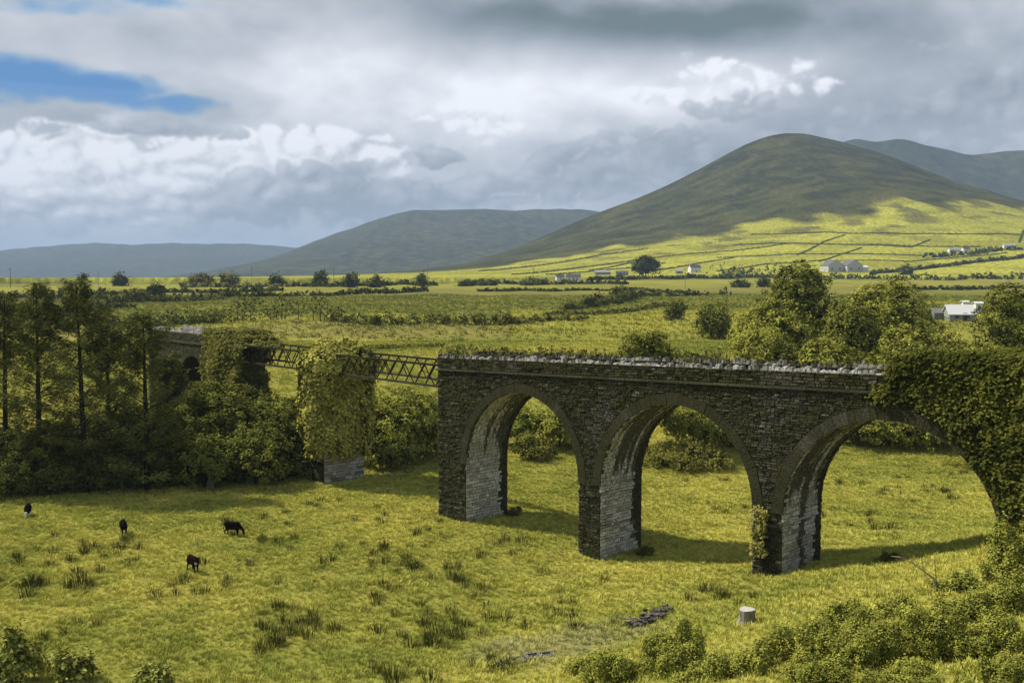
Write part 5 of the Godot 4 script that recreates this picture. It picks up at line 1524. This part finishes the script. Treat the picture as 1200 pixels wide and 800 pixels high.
	hedge([Vector2(-154.9, -293.8), Vector2(-137.1, -283.7), Vector2(-129.1, -293.8), Vector2(-125.1, -316.4)], 2.35, 3.76, 0.68, dk, dk2, "dark hedge seen between the tops of the spruces", "hedges on the plain", 0.25)
	hedge([Vector2(-208.4, -470.1), Vector2(-177.5, -470.1), Vector2(-153.2, -498.6), Vector2(-125.8, -530.7)], 2.16, 3.89, 1.12, dk, dk2, "dark hedge below the left skyline", "hedges on the plain", 0.1)
	hedge([Vector2(-93.0, -235.0), Vector2(-83.9, -238.4), Vector2(-74.5, -249.2)], 2.75, 4.13, 0.55, dk, dk2, "dark thorn bushes just behind the far abutment's coping", "hedges on the plain", 0.25)
	hedge([Vector2(9.5, -269.7), Vector2(22.4, -283.7), Vector2(33.6, -293.8), Vector2(54.9, -329.1)], 1.29, 2.84, 0.67, dk2, md2, "broken line of gorse right of the light green bush", "hedges on the plain", 0.5)
	hedge([Vector2(-18.6, -530.7), Vector2(18.6, -530.7), Vector2(57.7, -548.4), Vector2(87.5, -498.6)], 1.39, 1.39, 1.20, dk, dk2, "thin hedge in front of the thick dark one", "hedges on the plain", 0.4)
	hedge([Vector2(-29.6, -168.0), Vector2(-19.6, -171.3), Vector2(-12.9, -172.5)], 0.60, 1.80, 0.39, md, md2, "rough grass bank right of the far ivy", "hedges on the plain", 0.3)

const RUSHES := [[-30.0, -65.6, 0.90], [-35.4, -70.9, 0.74], [-26.8, -68.2, 0.84], [-27.5, -61.2, 0.96], [-31.3, -71.2, 1.05], [-28.4, -65.8, 1.18], [-35.9, -69.2, 1.07], [-27.1, -67.0, 1.03], [-31.5, -68.0, 1.18], [-35.1, -67.9, 1.18], [-35.7, -74.7, 0.92], [-32.0, -71.4, 1.21], [-31.1, -69.4, 0.77], [-27.7, -62.7, 0.94], [-33.8, -70.2, 0.98], [-32.6, -67.1, 1.02], [-34.3, -63.1, 1.29], [-28.4, -62.8, 1.49], [-31.5, -62.5, 1.41], [-27.7, -62.4, 1.22], [-31.4, -62.6, 1.39], [-32.1, -62.3, 0.88], [-29.1, -64.5, 0.90], [-30.8, -63.0, 0.94], [-30.7, -60.3, 1.42], [-28.5, -61.5, 0.87], [-31.5, -62.8, 1.42], [-29.0, -62.1, 1.50], [-29.4, -68.9, 1.03], [-28.7, -69.4, 0.92], [-30.5, -70.5, 0.72], [-29.4, -71.1, 1.23], [-29.1, -71.0, 0.95], [-31.5, -70.1, 1.03], [-29.9, -73.6, 1.22], [-29.4, -72.8, 1.10], [-27.9, -71.1, 1.24], [-29.6, -73.0, 0.71], [-28.9, -71.4, 0.71], [-14.7, -55.2, 0.81], [-14.3, -54.9, 1.18], [-13.6, -51.7, 1.22], [-12.6, -53.5, 1.18], [-12.2, -53.9, 1.05], [-14.1, -54.4, 0.99], [-13.1, -52.2, 1.13], [-13.0, -52.2, 1.24], [-11.4, -53.2, 1.21], [-13.1, -52.6, 1.26], [-12.7, -52.6, 1.03], [-13.4, -54.3, 0.96], [-13.5, -51.1, 1.04], [-12.7, -54.4, 0.97], [-14.4, -58.4, 0.95], [-12.2, -55.8, 0.99], [-11.2, -54.4, 1.16], [-11.8, -55.5, 1.14], [-14.2, -58.1, 0.89], [-11.5, -55.7, 1.14], [-12.3, -55.3, 0.93], [-13.4, -55.8, 1.21], [-9.5, -71.7, 1.22], [-6.0, -79.2, 0.94], [-5.6, -74.3, 0.82], [-10.6, -78.7, 1.06], [-11.3, -72.3, 0.89], [-9.4, -70.8, 1.02], [-9.7, -66.6, 0.72], [-7.5, -74.9, 1.21], [-6.7, -76.4, 1.02], [-6.4, -71.5, 0.79], [-9.9, -67.7, 0.99], [-12.9, -68.2, 1.04], [-10.1, -69.9, 1.17], [-12.8, -71.2, 0.89], [-7.3, -66.7, 1.15], [-6.8, -66.1, 1.21], [-7.6, -71.7, 0.70], [-9.8, -71.2, 0.73], [-7.9, -67.3, 0.99], [-9.0, -67.7, 1.13], [-7.6, -68.6, 0.77], [-7.6, -68.2, 1.24], [-11.9, -83.9, 0.98], [-13.1, -79.8, 0.89], [-15.6, -86.7, 0.90], [-11.2, -79.7, 0.77], [-17.3, -84.7, 0.91], [-10.8, -81.5, 0.91], [-17.4, -86.7, 0.91], [-21.0, -80.0, 0.97], [-20.4, -84.2, 1.08], [-20.8, -80.6, 0.99], [-19.4, -82.2, 0.93], [-23.3, -78.5, 1.22], [-22.0, -76.9, 1.14], [-18.3, -78.0, 0.77], [-18.0, -85.3, 1.19], [-3.9, -66.4, 1.10], [-5.4, -64.0, 1.02], [-3.4, -63.6, 1.13], [-3.7, -63.5, 0.75], [-3.7, -64.5, 0.71], [-4.1, -64.5, 1.16], [-6.6, -66.9, 1.22], [-7.9, -65.3, 0.72], [-4.5, -66.0, 1.09], [-1.9, -61.8, 1.21], [-3.2, -52.6, 1.11], [-4.2, -54.9, 0.88], [-4.6, -50.9, 1.23], [-6.2, -52.9, 1.01], [-5.9, -52.3, 0.82], [-10.1, -54.2, 1.02], [-5.0, -55.0, 1.19], [-5.0, -56.7, 1.08], [-7.6, -53.9, 1.31], [-4.2, -52.8, 1.22], [-2.8, -54.4, 1.04], [-5.2, -55.2, 0.93], [-3.8, -50.9, 0.96], [-4.2, -50.6, 1.35], [-5.4, -50.9, 1.02], [-3.4, -55.6, 0.93], [-2.8, -51.9, 0.96], [-3.2, -51.7, 0.90], [-3.4, -50.0, 0.78], [-1.7, -52.1, 1.03], [-4.6, -52.2, 1.15], [-3.9, -53.3, 1.10], [-8.4, -62.2, 1.10], [-7.9, -61.4, 0.83], [-8.3, -59.0, 1.07], [-7.3, -61.8, 0.83], [-8.4, -60.1, 0.80], [-13.3, -67.2, 1.19], [-9.9, -54.2, 0.87], [-13.4, -57.9, 0.75], [-7.0, -56.9, 0.86], [-11.9, -57.0, 1.07], [-8.8, -60.1, 0.94], [-1.3, -71.8, 1.02], [-0.9, -72.4, 0.85], [-0.5, -73.2, 1.19], [0.7, -72.7, 1.22], [-2.2, -68.7, 1.12], [-0.3, -54.8, 1.06], [2.1, -65.2, 1.11], [6.0, -62.4, 0.99], [3.7, -56.9, 0.89], [0.1, -69.0, 1.01], [2.7, -54.5, 1.05], [3.4, -51.0, 1.06], [5.5, -51.2, 0.78], [-1.3, -55.4, 1.03], [-3.5, -64.1, 0.95], [-2.4, -54.5, 0.74], [-3.0, -62.3, 1.00], [-2.3, -59.9, 0.85], [-4.7, -52.5, 0.72], [-3.6, -57.0, 1.12], [-3.0, -54.2, 0.92], [-5.6, -58.4, 0.89], [-1.5, -58.0, 0.85], [3.4, -53.4, 1.13], [3.0, -57.5, 0.80], [0.8, -52.6, 1.15], [3.2, -60.4, 0.78], [2.1, -53.7, 0.99], [2.1, -56.3, 0.84], [-18.8, -63.2, 1.14], [-16.5, -71.1, 0.91], [-22.1, -64.2, 1.05], [-15.5, -63.1, 0.86], [-18.3, -66.9, 1.03], [-18.7, -62.3, 1.12], [-21.7, -67.5, 0.99], [-19.7, -61.1, 0.99], [-20.3, -61.0, 1.06], [-22.7, -60.4, 1.23], [-21.8, -63.1, 1.14], [-22.4, -62.7, 0.90], [-21.4, -60.6, 1.00], [-17.8, -72.9, 1.18], [-19.2, -73.2, 1.17], [-21.9, -75.3, 1.09], [-19.3, -74.2, 1.14], [-16.8, -73.9, 0.94], [-5.1, -47.5, 0.76], [-4.3, -45.7, 0.81], [-3.8, -44.4, 1.08], [-6.8, -47.0, 1.06], [-5.5, -45.1, 1.12], [-5.8, -46.0, 1.19], [-1.0, -47.0, 0.90], [-1.9, -46.5, 0.82], [-0.3, -45.4, 1.13], [-0.2, -44.4, 0.81], [-0.7, -44.9, 0.92], [12.2, -53.5, 0.76], [12.2, -51.1, 0.73], [13.2, -52.1, 0.92], [12.1, -54.7, 0.92], [11.8, -54.0, 1.23], [11.3, -56.3, 0.96], [12.1, -54.2, 0.89], [11.6, -56.5, 1.10], [10.2, -54.4, 0.96], [-25.4, -55.5, 0.84], [-24.0, -48.8, 1.05], [-26.2, -53.1, 1.08], [-24.2, -55.2, 0.70], [-25.4, -54.0, 0.79], [29.5, -79.1, 0.95], [30.2, -80.1, 1.11], [25.9, -79.4, 1.08], [29.5, -79.5, 0.78], [26.9, -83.3, 0.67], [26.6, -75.2, 0.69], [34.1, -88.6, 0.97], [38.9, -90.7, 1.00], [38.9, -96.7, 0.90], [40.0, -91.1, 0.84], [35.3, -84.5, 0.87], [35.9, -88.2, 0.99], [34.3, -93.9, 0.82], [35.1, -90.2, 0.98], [39.9, -88.8, 1.01], [36.8, -91.5, 0.75], [40.3, -88.8, 1.06], [39.8, -88.0, 1.07], [38.5, -88.7, 0.81], [39.0, -85.4, 1.10], [38.8, -84.6, 0.68], [39.3, -84.7, 0.75], [45.7, -97.6, 0.95], [44.3, -98.6, 0.74], [46.4, -98.5, 0.91], [39.8, -96.5, 0.93], [46.9, -101.7, 0.72], [44.5, -97.2, 1.04], [28.6, -72.3, 1.23], [26.9, -66.5, 0.75], [27.6, -72.6, 1.16], [28.2, -75.5, 1.12], [20.5, -84.2, 0.83], [18.4, -82.2, 0.93], [17.4, -85.2, 0.65], [17.7, -83.3, 0.88], [21.0, -95.8, 0.77], [21.5, -95.6, 0.88], [17.3, -95.3, 0.83], [32.1, -93.9, 1.00], [30.8, -93.9, 0.60], [32.3, -94.9, 0.97]]

func build_rushes() -> void:
	var kinds := []
	for i in 4:
		kinds.append(blade_tuft(46, 0.62, 0.34, 0.015, Color(0.068, 0.074, 0.020) if i < 3 else Color(0.12, 0.115, 0.034), 0.7))
	for i in RUSHES.size():
		var r: Array = RUSHES[i]
		var o := shape("rush_clump", kinds[i % 4], mats["blade"])
		o.position = lift(r[0], r[1]) + Vector3.DOWN * 0.03
		o.rotation.y = rng.randf() * TAU
		var s: float = r[2]
		o.scale = Vector3(s * rng.randf_range(0.8, 1.5), s, s * rng.randf_range(0.8, 1.5))
		var p := o.position
		var where := "in the open pasture left of the first pier"
		if (p - P0).dot(N) > 4.0:
			where = "in the field beyond the arches"
		elif p.x < -17.0:
			where = "among the cows at the left"
		elif p.x > 4.0:
			where = "in front of the second and third piers"
		elif p.z > -56.0:
			where = "in the near pasture at the bottom of the picture"
		tag(o, ("short " if s < 0.85 else "tall " if s > 1.1 else "middling ") + "dark green rush clump " + where, "rushes", "rush clumps in the pasture")

func _ready() -> void:
	rng.seed = 20240607
	noise.seed = 4; noise.frequency = 0.012; noise.fractal_octaves = 4
	noise.noise_type = FastNoiseLite.TYPE_SIMPLEX_SMOOTH
	noise_b.seed = 9; noise_b.frequency = 0.012; noise_b.fractal_octaves = 3
	noise_b.noise_type = FastNoiseLite.TYPE_SIMPLEX_SMOOTH
	# camera
	var cam := Camera3D.new()
	cam.name = "camera"
	cam.fov = 38.73
	cam.near = 0.5
	cam.far = 30000.0
	cam.position = Vector3(0, CAM_H, 0)
	cam.rotation_degrees = Vector3(-3.77, 0, 0)
	add_child(cam)
	cam.current = true
	# sky, haze and exposure
	var env := Environment.new()
	var sky := Sky.new()
	sky.sky_material = build_sky()
	env.background_mode = Environment.BG_SKY
	env.sky = sky
	env.background_energy_multiplier = 0.92
	env.tonemap_mode = Environment.TONE_MAPPER_LINEAR
	env.tonemap_exposure = 1.42
	env.fog_enabled = true
	env.fog_density = 0.00009
	env.fog_light_color = Color(0.72, 0.84, 1.0)
	env.sdfgi_enabled = true
	env.ssao_enabled = true
	env.ssil_enabled = true
	var we := WorldEnvironment.new()
	we.name = "environment"
	we.environment = env
	add_child(we)
	# sun: high on the left, a little ahead
	var sun := DirectionalLight3D.new()
	sun.name = "sun"
	sun.light_energy = 1.6
	sun.light_angular_distance = 1.2
	sun.light_color = Color(1.0, 0.955, 0.87)
	sun.shadow_enabled = true
	sun.directional_shadow_max_distance = 400.0
	add_child(sun)
	sun.look_at_from_position(Vector3.ZERO, Vector3(0.586, -0.766, 0.257))
	build_land()
	build_viaduct()
	build_remains()
	build_materials()
	build_ivy()
	build_trees()
	build_grass()
	build_cattle()
	build_places()
	build_small()
	build_plain()
	build_rushes()
